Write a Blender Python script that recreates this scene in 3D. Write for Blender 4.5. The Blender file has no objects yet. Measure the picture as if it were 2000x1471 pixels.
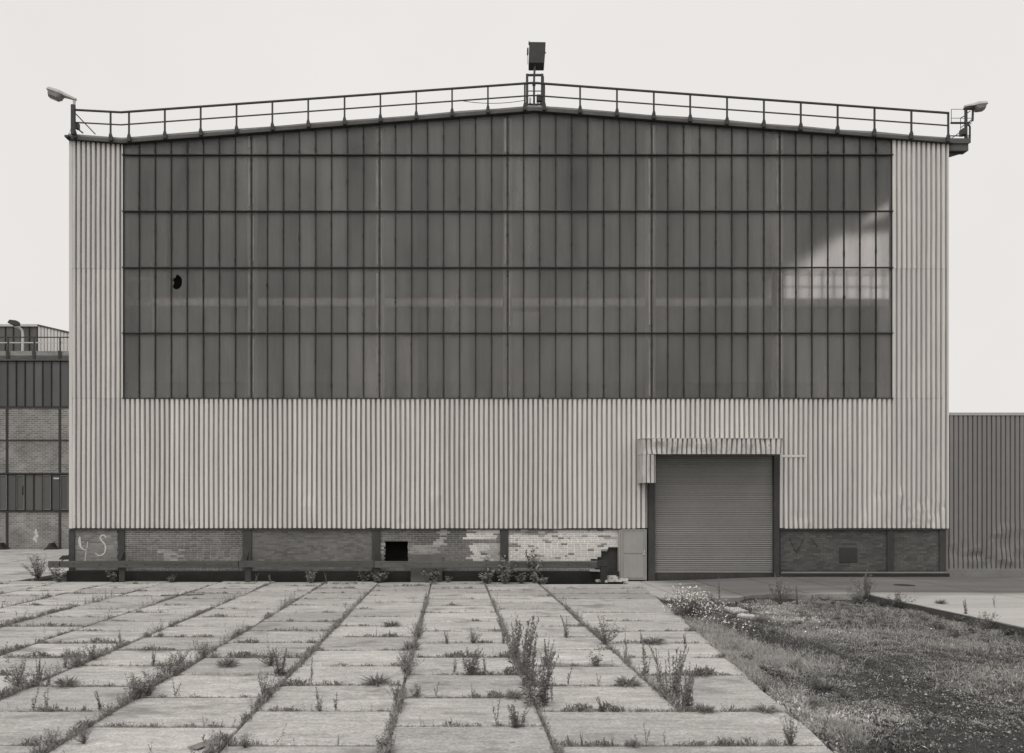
import bpy, math, random
import numpy as np
from mathutils import Vector, Matrix
from mathutils.geometry import tessellate_polygon

random.seed(7)
rng = np.random.default_rng(7)
sc = bpy.context.scene
col = sc.collection

# ------------------------------------------------------------------ camera
CAMH = 2.94            # eye height, metres
F = 1500.0             # focal length in photo pixels (photo 2000 px wide)
VX, VY = 883.0, 988.0  # principal point in photo pixels
FY = 30.0              # distance of the hall front
cam = bpy.data.cameras.new("camera")
cam.sensor_width = 36.0
cam.lens = 36.0 * F / 2000.0
cam.shift_x = (1000.0 - VX) / 2000.0
cam.shift_y = (VY - 735.5) / 2000.0
cam.clip_end = 3000.0
camo = bpy.data.objects.new("camera", cam)
camo.location = (0, 0, CAMH)
camo.rotation_euler = (math.radians(90), 0, 0)
col.objects.link(camo)
sc.camera = camo

# ------------------------------------------------------------------ overcast sky and veiled sun
SUN_EL, SUN_AZ = math.radians(52), math.radians(-148)
w = bpy.data.worlds.new("World")
sc.world = w
w.use_nodes = True
nt = w.node_tree
nt.nodes.clear()
sky = nt.nodes.new("ShaderNodeTexSky")
sky.sky_type = 'NISHITA'
sky.sun_disc = False
sky.sun_elevation = SUN_EL
sky.sun_rotation = SUN_AZ
sky.air_density = 1.0
sky.dust_density = 4.0
bw = nt.nodes.new("ShaderNodeRGBToBW")
mx = nt.nodes.new("ShaderNodeMix")
mx.data_type = 'RGBA'
mx.inputs[0].default_value = 0.86          # closed cloud cover over the clear sky
mx.inputs[7].default_value = (9.4, 9.12, 8.90, 1)
tcw = nt.nodes.new("ShaderNodeTexCoord")
nzw = nt.nodes.new("ShaderNodeTexNoise")
nzw.inputs["Scale"].default_value = 1.6
nzw.inputs["Detail"].default_value = 4
rmp = nt.nodes.new("ShaderNodeMapRange")
rmp.inputs[1].default_value = 0.3; rmp.inputs[2].default_value = 0.7
rmp.inputs[3].default_value = 0.94; rmp.inputs[4].default_value = 1.03
vmw = nt.nodes.new("ShaderNodeVectorMath"); vmw.operation = 'SCALE'
vmw.inputs[0].default_value = (9.2, 8.93, 8.72)
nt.links.new(tcw.outputs["Generated"], nzw.inputs[0])
nt.links.new(nzw.outputs[0], rmp.inputs[0])
nt.links.new(rmp.outputs[0], vmw.inputs["Scale"])
nt.links.new(vmw.outputs[0], mx.inputs[7])
bg = nt.nodes.new("ShaderNodeBackground")
bg.inputs[1].default_value = 0.1
ow = nt.nodes.new("ShaderNodeOutputWorld")
nt.links.new(sky.outputs[0], bw.inputs[0])
nt.links.new(bw.outputs[0], mx.inputs[6])
nt.links.new(mx.outputs[2], bg.inputs[0])
nt.links.new(bg.outputs[0], ow.inputs[0])

sun = bpy.data.lights.new("sun", 'SUN')
sun.energy = 0.9
sun.angle = math.radians(28)
sun.color = (1.0, 0.97, 0.93)
suno = bpy.data.objects.new("sun", sun)
sd = Vector((math.sin(SUN_AZ) * math.cos(SUN_EL), math.cos(SUN_AZ) * math.cos(SUN_EL), math.sin(SUN_EL)))
suno.rotation_euler = sd.to_track_quat('Z', 'Y').to_euler()
suno.location = sd * 60
col.objects.link(suno)
vs = sc.view_settings
vs.view_transform = 'Standard'
vs.look = 'None'
vs.exposure = 0.0
vs.gamma = 1.0
vs.use_curve_mapping = False
sc.cycles.max_bounces = 8
sc.cycles.transparent_max_bounces = 12

# ------------------------------------------------------------------ helpers
WPOS = {}


def P(px, py, Y=FY):
    """photo pixel on the plane at distance Y -> world point"""
    return Vector(((px - VX) * Y / F, Y, CAMH + (VY - py) * Y / F))


def PX(px, Y=FY):
    return (px - VX) * Y / F


def PZ(py, Y=FY):
    return CAMH + (VY - py) * Y / F


def GP(px, py, z=0.0):
    """photo pixel lying on the ground at height z -> world point"""
    Y = F * (CAMH - z) / (py - VY)
    return Vector(((px - VX) * Y / F, Y, z))


def tag(o, label=None, cat=None, group=None, kind=None):
    if label: o["label"] = label
    if cat: o["category"] = cat
    if group: o["group"] = group
    if kind: o["kind"] = kind
    return o


def link(o, parent=None, loc=(0, 0, 0)):
    col.objects.link(o)
    loc = Vector(loc)
    WPOS[o.name] = loc
    if parent is not None:
        o.parent = parent
        o.location = loc - WPOS[parent.name]
    else:
        o.location = loc
    return o


def empty(name, loc, label=None, cat=None, group=None, kind=None):
    o = bpy.data.objects.new(name, None)
    o.empty_display_size = 0.3
    link(o, None, loc)
    return tag(o, label, cat, group, kind)


def nmesh(name, verts, faces, mat, tone=None, smooth=False):
    """mesh from numpy arrays; faces (N,k) all of one size"""
    verts = np.asarray(verts, dtype=np.float32)
    faces = np.asarray(faces, dtype=np.int32)
    me = bpy.data.meshes.new(name)
    n, k = faces.shape
    me.vertices.add(len(verts))
    me.vertices.foreach_set("co", verts.ravel())
    me.loops.add(n * k)
    me.loops.foreach_set("vertex_index", faces.ravel())
    me.polygons.add(n)
    me.polygons.foreach_set("loop_start", np.arange(0, n * k, k, dtype=np.int32))
    if smooth:
        me.polygons.foreach_set("use_smooth", np.ones(n, dtype=bool))
    if tone is not None:
        a = me.attributes.new("tone", 'FLOAT', 'FACE')
        a.data.foreach_set("value", np.asarray(tone, dtype=np.float32))
    me.update(calc_edges=True)
    me.materials.append(mat)
    return me


class MB:
    def __init__(self):
        self.v, self.f, self.t = [], [], []
        self.tone = 1.0

    def face(self, idx):
        self.f.append(tuple(idx)); self.t.append(self.tone)

    def box(self, x0, x1, y0, y1, z0, z1):
        b = len(self.v)
        self.v += [(x0, y0, z0), (x1, y0, z0), (x1, y1, z0), (x0, y1, z0), (x0, y0, z1), (x1, y0, z1), (x1, y1, z1), (x0, y1, z1)]
        for q in ((0, 3, 2, 1), (4, 5, 6, 7), (0, 1, 5, 4), (1, 2, 6, 5), (2, 3, 7, 6), (3, 0, 4, 7)):
            self.face([b + i for i in q])
        return self

    def hexa(self, pts):
        """8 corners, bottom ring then top ring"""
        b = len(self.v)
        self.v += [tuple(p) for p in pts]
        for q in ((0, 3, 2, 1), (4, 5, 6, 7), (0, 1, 5, 4), (1, 2, 6, 5), (2, 3, 7, 6), (3, 0, 4, 7)):
            self.face([b + i for i in q])
        return self

    def bar(self, p0, p1, wx, wy=None, up=(0, 1, 0)):
        """rectangular bar between two points; wy is its size along 'up'"""
        wy = wx if wy is None else wy
        p0, p1 = Vector(p0), Vector(p1)
        d = (p1 - p0).normalized()
        u = Vector(up)
        if abs(d.dot(u)) > 0.95: u = Vector((1, 0, 0))
        s = d.cross(u).normalized() * wx / 2
        u = s.cross(d).normalized() * wy / 2
        return self.hexa([p0 - s - u, p0 + s - u, p0 + s + u, p0 - s + u, p1 - s - u, p1 + s - u, p1 + s + u, p1 - s + u])

    def tube(self, pts, r, n=6, caps=True):
        pts = [Vector(p) for p in pts]
        rs = r if isinstance(r, (list, tuple)) else [r] * len(pts)
        b = len(self.v)
        for i, p in enumerate(pts):
            d = (pts[min(i + 1, len(pts) - 1)] - pts[max(i - 1, 0)]).normalized()
            u = Vector((0, 0, 1)) if abs(d.z) < 0.9 else Vector((1, 0, 0))
            s = d.cross(u).normalized(); u = s.cross(d)
            for k in range(n):
                a = 2 * math.pi * k / n
                q = p + (s * math.cos(a) + u * math.sin(a)) * rs[i]
                self.v.append(tuple(q))
        for i in range(len(pts) - 1):
            for k in range(n):
                a0, a1 = b + i * n + k, b + i * n + (k + 1) % n
                self.face([a0, a1, a1 + n, a0 + n])
        if caps:
            self.face([b + k for k in range(n)][::-1])
            self.face([b + (len(pts) - 1) * n + k for k in range(n)])
        return self

    def prism(self, pts2, y0, y1):
        """polygon of (x,z) points extruded along Y"""
        b = len(self.v); n = len(pts2)
        self.v += [(x, y0, z) for x, z in pts2] + [(x, y1, z) for x, z in pts2]
        self.face([b + i for i in range(n)])
        self.face([b + n + i for i in range(n)][::-1])
        for i in range(n):
            j = (i + 1) % n
            self.face([b + i, b + n + i, b + n + j, b + j])
        return self

    def build(self, name, mat, parent=None, origin=None, label=None, cat=None, group=None, kind=None, bevel=0, smooth=False):
        V = [Vector(v) for v in self.v]
        if origin is None:
            lo = Vector([min(v[i] for v in V) for i in range(3)])
            hi = Vector([max(v[i] for v in V) for i in range(3)])
            origin = Vector(((lo.x + hi.x) / 2, (lo.y + hi.y) / 2, lo.z))
        origin = Vector(origin)
        me = bpy.data.meshes.new(name)
        me.from_pydata([v - origin for v in V], [], self.f)
        if any(t != 1.0 for t in self.t):
            a = me.attributes.new("tone", 'FLOAT', 'FACE')
            a.data.foreach_set("value", np.array(self.t, dtype=np.float32))
        if smooth:
            me.polygons.foreach_set("use_smooth", np.ones(len(me.polygons), dtype=bool))
        me.materials.append(mat)
        me.update()
        o = bpy.data.objects.new(name, me)
        link(o, parent, origin)
        if bevel:
            m = o.modifiers.new("bevel", 'BEVEL'); m.width = bevel; m.segments = 2; m.limit_method = 'ANGLE'
        return tag(o, label, cat, group, kind)


def inst(name, me, parent, loc, rot=(0, 0, 0), scale=(1, 1, 1)):
    o = bpy.data.objects.new(name, me)
    link(o, parent, loc)
    o.rotation_euler = rot
    o.scale = scale
    return o


# ------------------------------------------------------------------ materials
TINT = (1.0, 0.972, 0.932)


def gmat(name, v, rough=0.85, layers=(), rnd=0.0, attr=False, bump=None, spec=0.3, metal=0.0, tint=TINT, patches=None, trans=0.0, transl=0.0, blur=False):
    """warm grey material; layers = [(scale xyz, amplitude, detail)], patches = [(scale xyz, lo, hi, value)]"""
    m = bpy.data.materials.new(name)
    m.use_nodes = True
    t = m.node_tree
    N, L = t.nodes, t.links
    bs = N["Principled BSDF"]
    out = N["Material Output"]
    geo = N.new("ShaderNodeNewGeometry")

    def noise(scale, detail, off=0.0):
        mp = N.new("ShaderNodeMapping"); mp.inputs[3].default_value = scale
        mp.inputs[1].default_value = (off, off * 1.7, off * 0.6)
        L.new(geo.outputs["Position"], mp.inputs[0])
        nz = N.new("ShaderNodeTexNoise"); nz.inputs["Scale"].default_value = 1.0
        nz.inputs["Detail"].default_value = detail
        nz.inputs["Roughness"].default_value = 0.6
        L.new(mp.outputs[0], nz.inputs[0])
        return nz.outputs[0]

    def math_(op, a, b, clamp=False):
        n = N.new("ShaderNodeMath"); n.operation = op; n.use_clamp = clamp
        for i, x in enumerate((a, b)):
            if isinstance(x, (int, float)): n.inputs[i].default_value = x
            else: L.new(x, n.inputs[i])
        return n.outputs[0]

    val = None
    def mul(x):
        nonlocal val
        val = x if val is None else math_('MULTIPLY', val, x)
    base = N.new("ShaderNodeValue"); base.outputs[0].default_value = v
    mul(base.outputs[0])
    for i, (s, amp, det) in enumerate(layers):
        nz = noise(s, det, 3.1 * i + 1.3)
        mul(math_('ADD', math_('MULTIPLY', math_('SUBTRACT', nz, 0.5), amp * 3.0), 1.0))
    if rnd:
        oi = N.new("ShaderNodeObjectInfo")
        mul(math_('ADD', math_('MULTIPLY', math_('SUBTRACT', oi.outputs["Random"], 0.5), rnd * 2), 1.0))
    if attr:
        at = N.new("ShaderNodeAttribute"); at.attribute_name = "tone"
        mul(at.outputs["Fac"])
    for i, (s, lo, hi, pv) in enumerate(patches or ()):
        nz = noise(s, 5, 7.7 * i + 5.3)
        mr = N.new("ShaderNodeMapRange"); mr.interpolation_type = 'SMOOTHSTEP'
        mr.inputs[1].default_value = lo; mr.inputs[2].default_value = hi
        L.new(nz, mr.inputs[0])
        mxn = N.new("ShaderNodeMix"); mxn.data_type = 'FLOAT'
        L.new(mr.outputs[0], mxn.inputs[0]); L.new(val, mxn.inputs[2]); mxn.inputs[3].default_value = pv
        val = mxn.outputs[0]
    val = math_('MAXIMUM', val, 0.008)
    vm = N.new("ShaderNodeVectorMath"); vm.operation = 'MULTIPLY'
    L.new(val, vm.inputs[0]); vm.inputs[1].default_value = tint
    L.new(vm.outputs[0], bs.inputs["Base Color"])
    bs.inputs["Roughness"].default_value = rough
    bs.inputs["Specular IOR Level"].default_value = spec
    bs.inputs["Metallic"].default_value = metal
    if bump:
        s, st, dist = bump
        nz = noise(s, 6, 11.0)
        bp = N.new("ShaderNodeBump"); bp.inputs["Strength"].default_value = st; bp.inputs["Distance"].default_value = dist
        L.new(nz, bp.inputs["Height"]); L.new(bp.outputs[0], bs.inputs["Normal"])
    m["_v"] = v
    if trans:
        tr = N.new("ShaderNodeBsdfRefraction" if blur else "ShaderNodeBsdfTransparent"); tr.inputs[0].default_value = (1, 0.99, 0.98, 1)
        if blur:
            tr.inputs["Roughness"].default_value = 0.27; tr.inputs["IOR"].default_value = 1.3
        ms = N.new("ShaderNodeMixShader")
        nz = noise((1.1, 1.1, 0.12), 3, 2.0)
        f = math_('ADD', math_('MULTIPLY', math_('SUBTRACT', nz, 0.5), 0.5), trans, True)
        L.new(f, ms.inputs[0]); L.new(bs.outputs[0], ms.inputs[1]); L.new(tr.outputs[0], ms.inputs[2])
        L.new(ms.outputs[0], out.inputs[0])
    if transl:
        tl = N.new("ShaderNodeBsdfTranslucent"); L.new(vm.outputs[0], tl.inputs[0])
        ms = N.new("ShaderNodeMixShader"); ms.inputs[0].default_value = transl
        L.new(bs.outputs[0], ms.inputs[1]); L.new(tl.outputs[0], ms.inputs[2])
        L.new(ms.outputs[0], out.inputs[0])
    return m


M = {}
M['clad'] = gmat("pale_sheet_paint", 0.67, 0.6, [((0.25, 0.25, 0.06), 0.12, 3), ((5.5, 5.5, 0.10), 0.12, 4), ((2.0, 2.0, 0.5), 0.10, 5), ((12, 12, 1.5), 0.10, 5)], rnd=0.07,
                 patches=[((2.2, 2.2, 0.8), 0.66, 0.80, 0.34), ((16, 16, 1.2), 0.72, 0.80, 0.2)], spec=0.35)
M['trim'] = gmat("pale_trim_paint", 0.70, 0.6, [((3, 3, 0.4), 0.12, 4)], rnd=0.06)
M['hood'] = gmat("weathered_hood_paint", 0.54, 0.6, [((3, 3, 2), 0.3, 5), ((9, 9, 3), 0.25, 5)], rnd=0.08, patches=[((5, 5, 3), 0.58, 0.72, 0.2)])
M['shed'] = gmat("grey_sheet_paint", 0.215, 0.42, [((0.4, 0.4, 0.08), 0.10, 3), ((4, 4, 0.3), 0.10, 4), ((3, 3, 3), 0.06, 5)], rnd=0.05, spec=0.5)
M['shedcap'] = gmat("pale_cap_flashing", 0.42, 0.6, [((2, 2, 2), 0.1, 4)])
M['steel'] = gmat("dark_rusty_steel", 0.06, 0.75, [((2, 2, 2), 0.3, 5), ((14, 14, 5), 0.25, 5)], rnd=0.12)
M['bar'] = gmat("dark_glazing_steel", 0.045, 0.7, [((8, 8, 2), 0.35, 5)], rnd=0.15)
M['rail'] = gmat("dark_rail_paint", 0.065, 0.6, [((3, 3, 3), 0.25, 4)], rnd=0.1)
M['glass'] = gmat("dusty_wired_glass", 0.30, 0.34, [((0.22, 0.22, 0.12), 0.22, 3), ((7, 7, 0.25), 0.14, 4), ((0.9, 0.9, 0.45), 0.20, 5)], rnd=0.12, spec=0.45, trans=0.61, blur=True,
                  tint=(1.0, 0.98, 0.95), patches=[((3.2, 3.2, 0.16), 0.62, 0.84, 0.36)])
M['strip'] = gmat("aged_sealing_strip", 0.25, 0.8, [((6, 6, 0.8), 0.4, 5), ((20, 20, 3), 0.3, 5)], rnd=0.25)
M['glass_far'] = gmat("dusty_glass_dark", 0.12, 0.4, [((0.6, 0.6, 0.3), 0.2, 4)], rnd=0.15, spec=0.4)
M['glass_side'] = gmat("side_window_glass", 0.25, 0.4, [((1, 1, 1), 0.1, 3)], trans=0.97)
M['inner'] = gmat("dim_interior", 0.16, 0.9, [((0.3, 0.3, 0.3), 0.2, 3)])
M['innerpost'] = gmat("pale_interior_column_paint", 0.4, 0.7, [((2, 2, 0.6), 0.2, 4)], rnd=0.05)
M['innerbeam'] = gmat("lit_girder_flange", 0.85, 0.7, [((1, 1, 1), 0.15, 4)])  # pale tone stands in for light caught by the girder flange
M['fascia'] = gmat("roof_edge_felt", 0.13, 0.9, [((1.2, 1.2, 5), 0.3, 5), ((6, 6, 9), 0.25, 5)])
M['flash'] = gmat("roof_flashing", 0.30, 0.7, [((0.8, 0.8, 3), 0.4, 5), ((5, 5, 9), 0.2, 5)])
M['brick'] = gmat("dark_wall_brick", 0.18, 0.9, [((0.5, 0.5, 0.9), 0.3, 5), ((10, 10, 14), 0.18, 5)], attr=True, bump=((40, 40, 40), 0.4, 0.01))
M['brickone'] = gmat("painted_brick", 0.60, 0.85, [((0.9, 0.9, 1.4), 0.10, 5), ((14, 14, 18), 0.12, 5)], rnd=0.12, bump=((40, 40, 40), 0.3, 0.01))
M['brickone2'] = gmat("bare_brick", 0.30, 0.9, [((14, 14, 18), 0.15, 5)], rnd=0.35, bump=((40, 40, 40), 0.4, 0.01))
M['mortar'] = gmat("mortar", 0.26, 0.95, [((0.7, 0.7, 1), 0.3, 5), ((12, 12, 12), 0.2, 4)], attr=True)
M['concdark'] = gmat("stained_footing", 0.035, 0.9, [((1.4, 1.4, 3), 0.35, 5), ((12, 12, 12), 0.2, 5)], bump=((20, 20, 20), 0.5, 0.02))
M['concrete'] = gmat("kerb_concrete", 0.24, 0.9, [((1, 1, 2), 0.25, 5), ((14, 14, 14), 0.15, 5)], bump=((30, 30, 30), 0.4, 0.01))
M['kerb'] = gmat("dark_kerb_face", 0.10, 0.9, [((1, 1, 4), 0.3, 5), ((14, 14, 14), 0.2, 5)], bump=((30, 30, 30), 0.5, 0.01))  # kerb face, darker than the road slabs
M['slat'] = gmat("roller_slat_paint", 0.27, 0.5, [((0.6, 0.6, 0.5), 0.12, 4), ((6, 6, 6), 0.10, 5)], rnd=0.07, spec=0.45)
M['door'] = gmat("grey_door_paint", 0.33, 0.55, [((1.5, 1.5, 1.5), 0.10, 4), ((9, 9, 3), 0.08, 4)])
M['chrome'] = gmat("worn_bright_metal", 0.75, 0.3, metal=0.6)
M['wood'] = gmat("weathered_beam_timber", 0.105, 0.9, [((0.8, 4, 9), 0.35, 5), ((5, 18, 30), 0.25, 5)], rnd=0.2, bump=((5, 40, 40), 0.5, 0.01))
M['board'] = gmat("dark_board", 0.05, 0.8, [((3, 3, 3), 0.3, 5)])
M['plate'] = gmat("dull_plate_steel", 0.11, 0.6, [((2, 2, 2), 0.2, 5)])
M['lamp'] = gmat("lamp_housing_paint", 0.6, 0.5, [((5, 5, 5), 0.1, 3)])
M['lampglass'] = gmat("lamp_bowl_plastic", 0.30, 0.3, spec=0.5)
M['white'] = gmat("white_paint_marks", 0.62, 0.9, [((9, 9, 9), 0.35, 5)])
M['scratch'] = gmat("dark_scratch_paint", 0.035, 0.9)
M['soil'] = gmat("dark_soil", 0.04, 0.95, [((1, 1, 1), 0.3, 5), ((12, 12, 12), 0.35, 6)], bump=((25, 25, 25), 0.8, 0.03))
M['rough'] = gmat("rough_ground_soil", 0.055, 0.95, [((0.7, 0.7, 0.7), 0.35, 5), ((9, 9, 9), 0.4, 6), ((40, 40, 40), 0.4, 4)], bump=((30, 30, 30), 0.9, 0.03))
M['slab'] = gmat("worn_slab_concrete", 0.48, 0.9, [((0.22, 0.35, 1), 0.16, 3), ((0.9, 3.2, 1), 0.25, 6), ((1.3, 13, 1), 0.22, 5), ((7, 12, 10), 0.26, 6), ((26, 34, 30), 0.50, 4)], rnd=0.16,
                 bump=((45, 45, 45), 0.45, 0.008), patches=[((0.8, 1.3, 1), 0.52, 0.74, 0.25), ((26, 30, 20), 0.69, 0.75, 0.14), ((2.5, 9, 3), 0.64, 0.74, 0.62), ((3.1, 6, 3), 0.68, 0.76, 0.2)])
M['stone'] = gmat("rubble_stone", 0.22, 0.9, [((20, 20, 20), 0.25, 4)], attr=True)
M['weed'] = gmat("weed_leaf", 0.275, 0.8, [((3, 3, 3), 0.25, 3)], rnd=0.15, attr=True, transl=0.25, spec=0.2)
M['weedpale'] = gmat("pale_weed_leaf", 0.32, 0.8, [((3, 3, 3), 0.2, 3)], rnd=0.1, attr=True, transl=0.25, spec=0.2)
M['dry'] = gmat("dry_grass", 0.55, 0.85, [((2, 2, 2), 0.25, 3)], attr=True, transl=0.25, spec=0.2)
M['stem'] = gmat("weed_stem", 0.17, 0.85)
M['petal'] = gmat("white_petals", 0.80, 0.8)


def apron_mat():
    """apron concrete: dark tyre-worn traffic lane along the hall, paler untravelled margin"""
    m = gmat("apron_concrete", 0.50, 0.8, [((0.25, 0.9, 1), 0.14, 4), ((0.5, 5.0, 1), 0.18, 5), ((16, 22, 10), 0.18, 6), ((50, 60, 30), 0.14, 4)], rnd=0.05, bump=((40, 40, 40), 0.3, 0.006))
    t = m.node_tree; N, L = t.nodes, t.links
    bs = N["Principled BSDF"]
    src = bs.inputs["Base Color"].links[0].from_socket
    geo = N.new("ShaderNodeNewGeometry"); sp = N.new("ShaderNodeSeparateXYZ"); L.new(geo.outputs["Position"], sp.inputs[0])
    mp = N.new("ShaderNodeMapping"); mp.inputs[3].default_value = (0.25, 0.9, 1); L.new(geo.outputs["Position"], mp.inputs[0])
    nz = N.new("ShaderNodeTexNoise"); nz.inputs["Scale"].default_value = 1; nz.inputs["Detail"].default_value = 4; L.new(mp.outputs[0], nz.inputs[0])
    def math_(op, a, b):
        n = N.new("ShaderNodeMath"); n.operation = op
        for i, x in enumerate((a, b)):
            if isinstance(x, (int, float)): n.inputs[i].default_value = x
            else: L.new(x, n.inputs[i])
        return n.outputs[0]
    yy = math_('ADD', sp.outputs[1], math_('MULTIPLY', math_('SUBTRACT', nz.outputs[0], 0.5), 3.0))
    r1 = N.new("ShaderNodeMapRange"); r1.interpolation_type = 'SMOOTHSTEP'; r1.inputs[1].default_value = 23.2; r1.inputs[2].default_value = 25.2; L.new(yy, r1.inputs[0])
    xx = math_('ADD', sp.outputs[0], math_('MULTIPLY', math_('SUBTRACT', nz.outputs[0], 0.5), 1.5))
    r2 = N.new("ShaderNodeMapRange"); r2.interpolation_type = 'SMOOTHSTEP'; r2.inputs[1].default_value = 6.9; r2.inputs[2].default_value = 9.3; L.new(xx, r2.inputs[0])
    fac = math_('MULTIPLY', r1.outputs[0], r2.outputs[0])
    fac = math_('MULTIPLY', fac, math_('ADD', math_('MULTIPLY', nz.outputs[0], 0.5), 0.62))
    cl = N.new("ShaderNodeClamp"); L.new(fac, cl.inputs[0])
    sc_ = N.new("ShaderNodeVectorMath"); sc_.operation = 'SCALE'; L.new(src, sc_.inputs[0])
    L.new(math_('SUBTRACT', 1.0, math_('MULTIPLY', cl.outputs[0], 0.72)), sc_.inputs["Scale"])
    L.new(sc_.outputs[0], bs.inputs["Base Color"])
    return m


M['apron'] = apron_mat()


def farbrick_mat():
    m = gmat("far_brickwork", 0.2, 0.9)
    t = m.node_tree; N, L = t.nodes, t.links
    bs = N["Principled BSDF"]
    geo = N.new("ShaderNodeNewGeometry"); sp = N.new("ShaderNodeSeparateXYZ"); L.new(geo.outputs["Position"], sp.inputs[0])
    cb = N.new("ShaderNodeCombineXYZ"); L.new(sp.outputs[0], cb.inputs[0]); L.new(sp.outputs[2], cb.inputs[1])
    br = N.new("ShaderNodeTexBrick")
    br.inputs["Color1"].default_value = (0.19, 0.183, 0.172, 1); br.inputs["Color2"].default_value = (0.30, 0.29, 0.272, 1)
    br.inputs["Mortar"].default_value = (0.40, 0.386, 0.365, 1)
    br.inputs["Scale"].default_value = 1.0; br.inputs["Brick Width"].default_value = 0.36; br.inputs["Row Height"].default_value = 0.135
    br.inputs["Mortar Size"].default_value = 0.02
    L.new(cb.outputs[0], br.inputs["Vector"])
    nz = N.new("ShaderNodeTexNoise"); nz.inputs["Scale"].default_value = 0.9; nz.inputs["Detail"].default_value = 5; L.new(geo.outputs["Position"], nz.inputs[0])
    mr = N.new("ShaderNodeMapRange"); mr.inputs[1].default_value = 0.3; mr.inputs[2].default_value = 0.7; mr.inputs[3].default_value = 0.7; mr.inputs[4].default_value = 1.2
    L.new(nz.outputs[0], mr.inputs[0])
    sc_ = N.new("ShaderNodeVectorMath"); sc_.operation = 'SCALE'; L.new(br.outputs[0], sc_.inputs[0]); L.new(mr.outputs[0], sc_.inputs["Scale"])
    L.new(sc_.outputs[0], bs.inputs["Base Color"])
    bp = N.new("ShaderNodeBump"); bp.inputs["Distance"].default_value = 0.02; L.new(br.outputs[0], bp.inputs["Height"]); L.new(bp.outputs[0], bs.inputs["Normal"])
    return m


M['farbrick'] = farbrick_mat()


# smooth value noise for layout decisions
def vnoise(x, y, seed=0):
    r = np.random.default_rng(seed).random((64, 64))
    x = np.asarray(x, dtype=float); y = np.asarray(y, dtype=float)
    xi = np.floor(x).astype(int); yi = np.floor(y).astype(int)
    fx = x - xi; fy = y - yi
    fx = fx * fx * (3 - 2 * fx); fy = fy * fy * (3 - 2 * fy)
    g = lambda a, b: r[a % 64, b % 64]
    return (g(xi, yi) * (1 - fx) + g(xi + 1, yi) * fx) * (1 - fy) + (g(xi, yi + 1) * (1 - fx) + g(xi + 1, yi + 1) * fx) * fy


# ================================================================== ground
mb = MB()
mb.v = [(-600, -300, -0.16), (600, -300, -0.16), (600, 900, -0.16), (-600, 900, -0.16)]
mb.face((0, 1, 2, 3))
mb.build("ground", M['soil'], kind="structure")

# ---- concrete slab yard
PITCHX, PITCHY, GAP = 2.03, 1.552, 0.045
XJ = [-0.79 + PITCHX * k for k in range(-15, 3)]      # longitudinal joints; the last two are at 1.24 and 3.27
XB, XC = XJ[16], XJ[17]


def edgeD(Y):
    return 4.57 + 0.1294 * (Y - 9.25)


def slab_mesh(name, pts, mat, th=0.14, ch=0.012, chip=None):
    """slab from plan outline (list of xy), chamfered top rim, origin at plan centre, top at z=0"""
    cx = sum(p[0] for p in pts) / len(pts); cy = sum(p[1] for p in pts) / len(pts)
    n = len(pts)
    V = []
    for z, ins in ((-th, 0), (-ch, 0), (0, ch)):
        for (x, y) in pts:
            dx, dy = x - cx, y - cy
            V.append((dx - math.copysign(ins, dx), dy - math.copysign(ins, dy), z))
    Fc = []
    for r in (0, 1):
        for i in range(n):
            j = (i + 1) % n
            Fc.append((r * n + i, r * n + j, (r + 1) * n + j, (r + 1) * n + i))
    Fc.append(tuple(2 * n + i for i in range(n)))
    me = bpy.data.meshes.new(name)
    me.from_pydata(V, [], Fc)
    me.materials.append(mat); me.update()
    return me, (cx, cy)


def rect_chipped(wd, dp, r):
    """rectangle outline with worn corners and slightly wandering edges"""
    a, b = wd / 2, dp / 2
    pts = []
    for (sx, sy) in ((-1, -1), (1, -1), (1, 1), (-1, 1)):
        c1, c2 = r.uniform(0.01, 0.05), r.uniform(0.01, 0.05)
        if r.random() < 0.3: c1, c2 = r.uniform(0.06, 0.2), r.uniform(0.05, 0.14)
        A = (sx * a, sy * (b - c2)); B = (sx * (a - c1), sy * b)
        pts += [A, B] if sx * sy > 0 else [B, A]
    return pts


def ordered(pts):
    cx = sum(p[0] for p in pts) / len(pts); cy = sum(p[1] for p in pts) / len(pts)
    return sorted(pts, key=lambda p: math.atan2(p[1] - cy, p[0] - cx))


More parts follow.
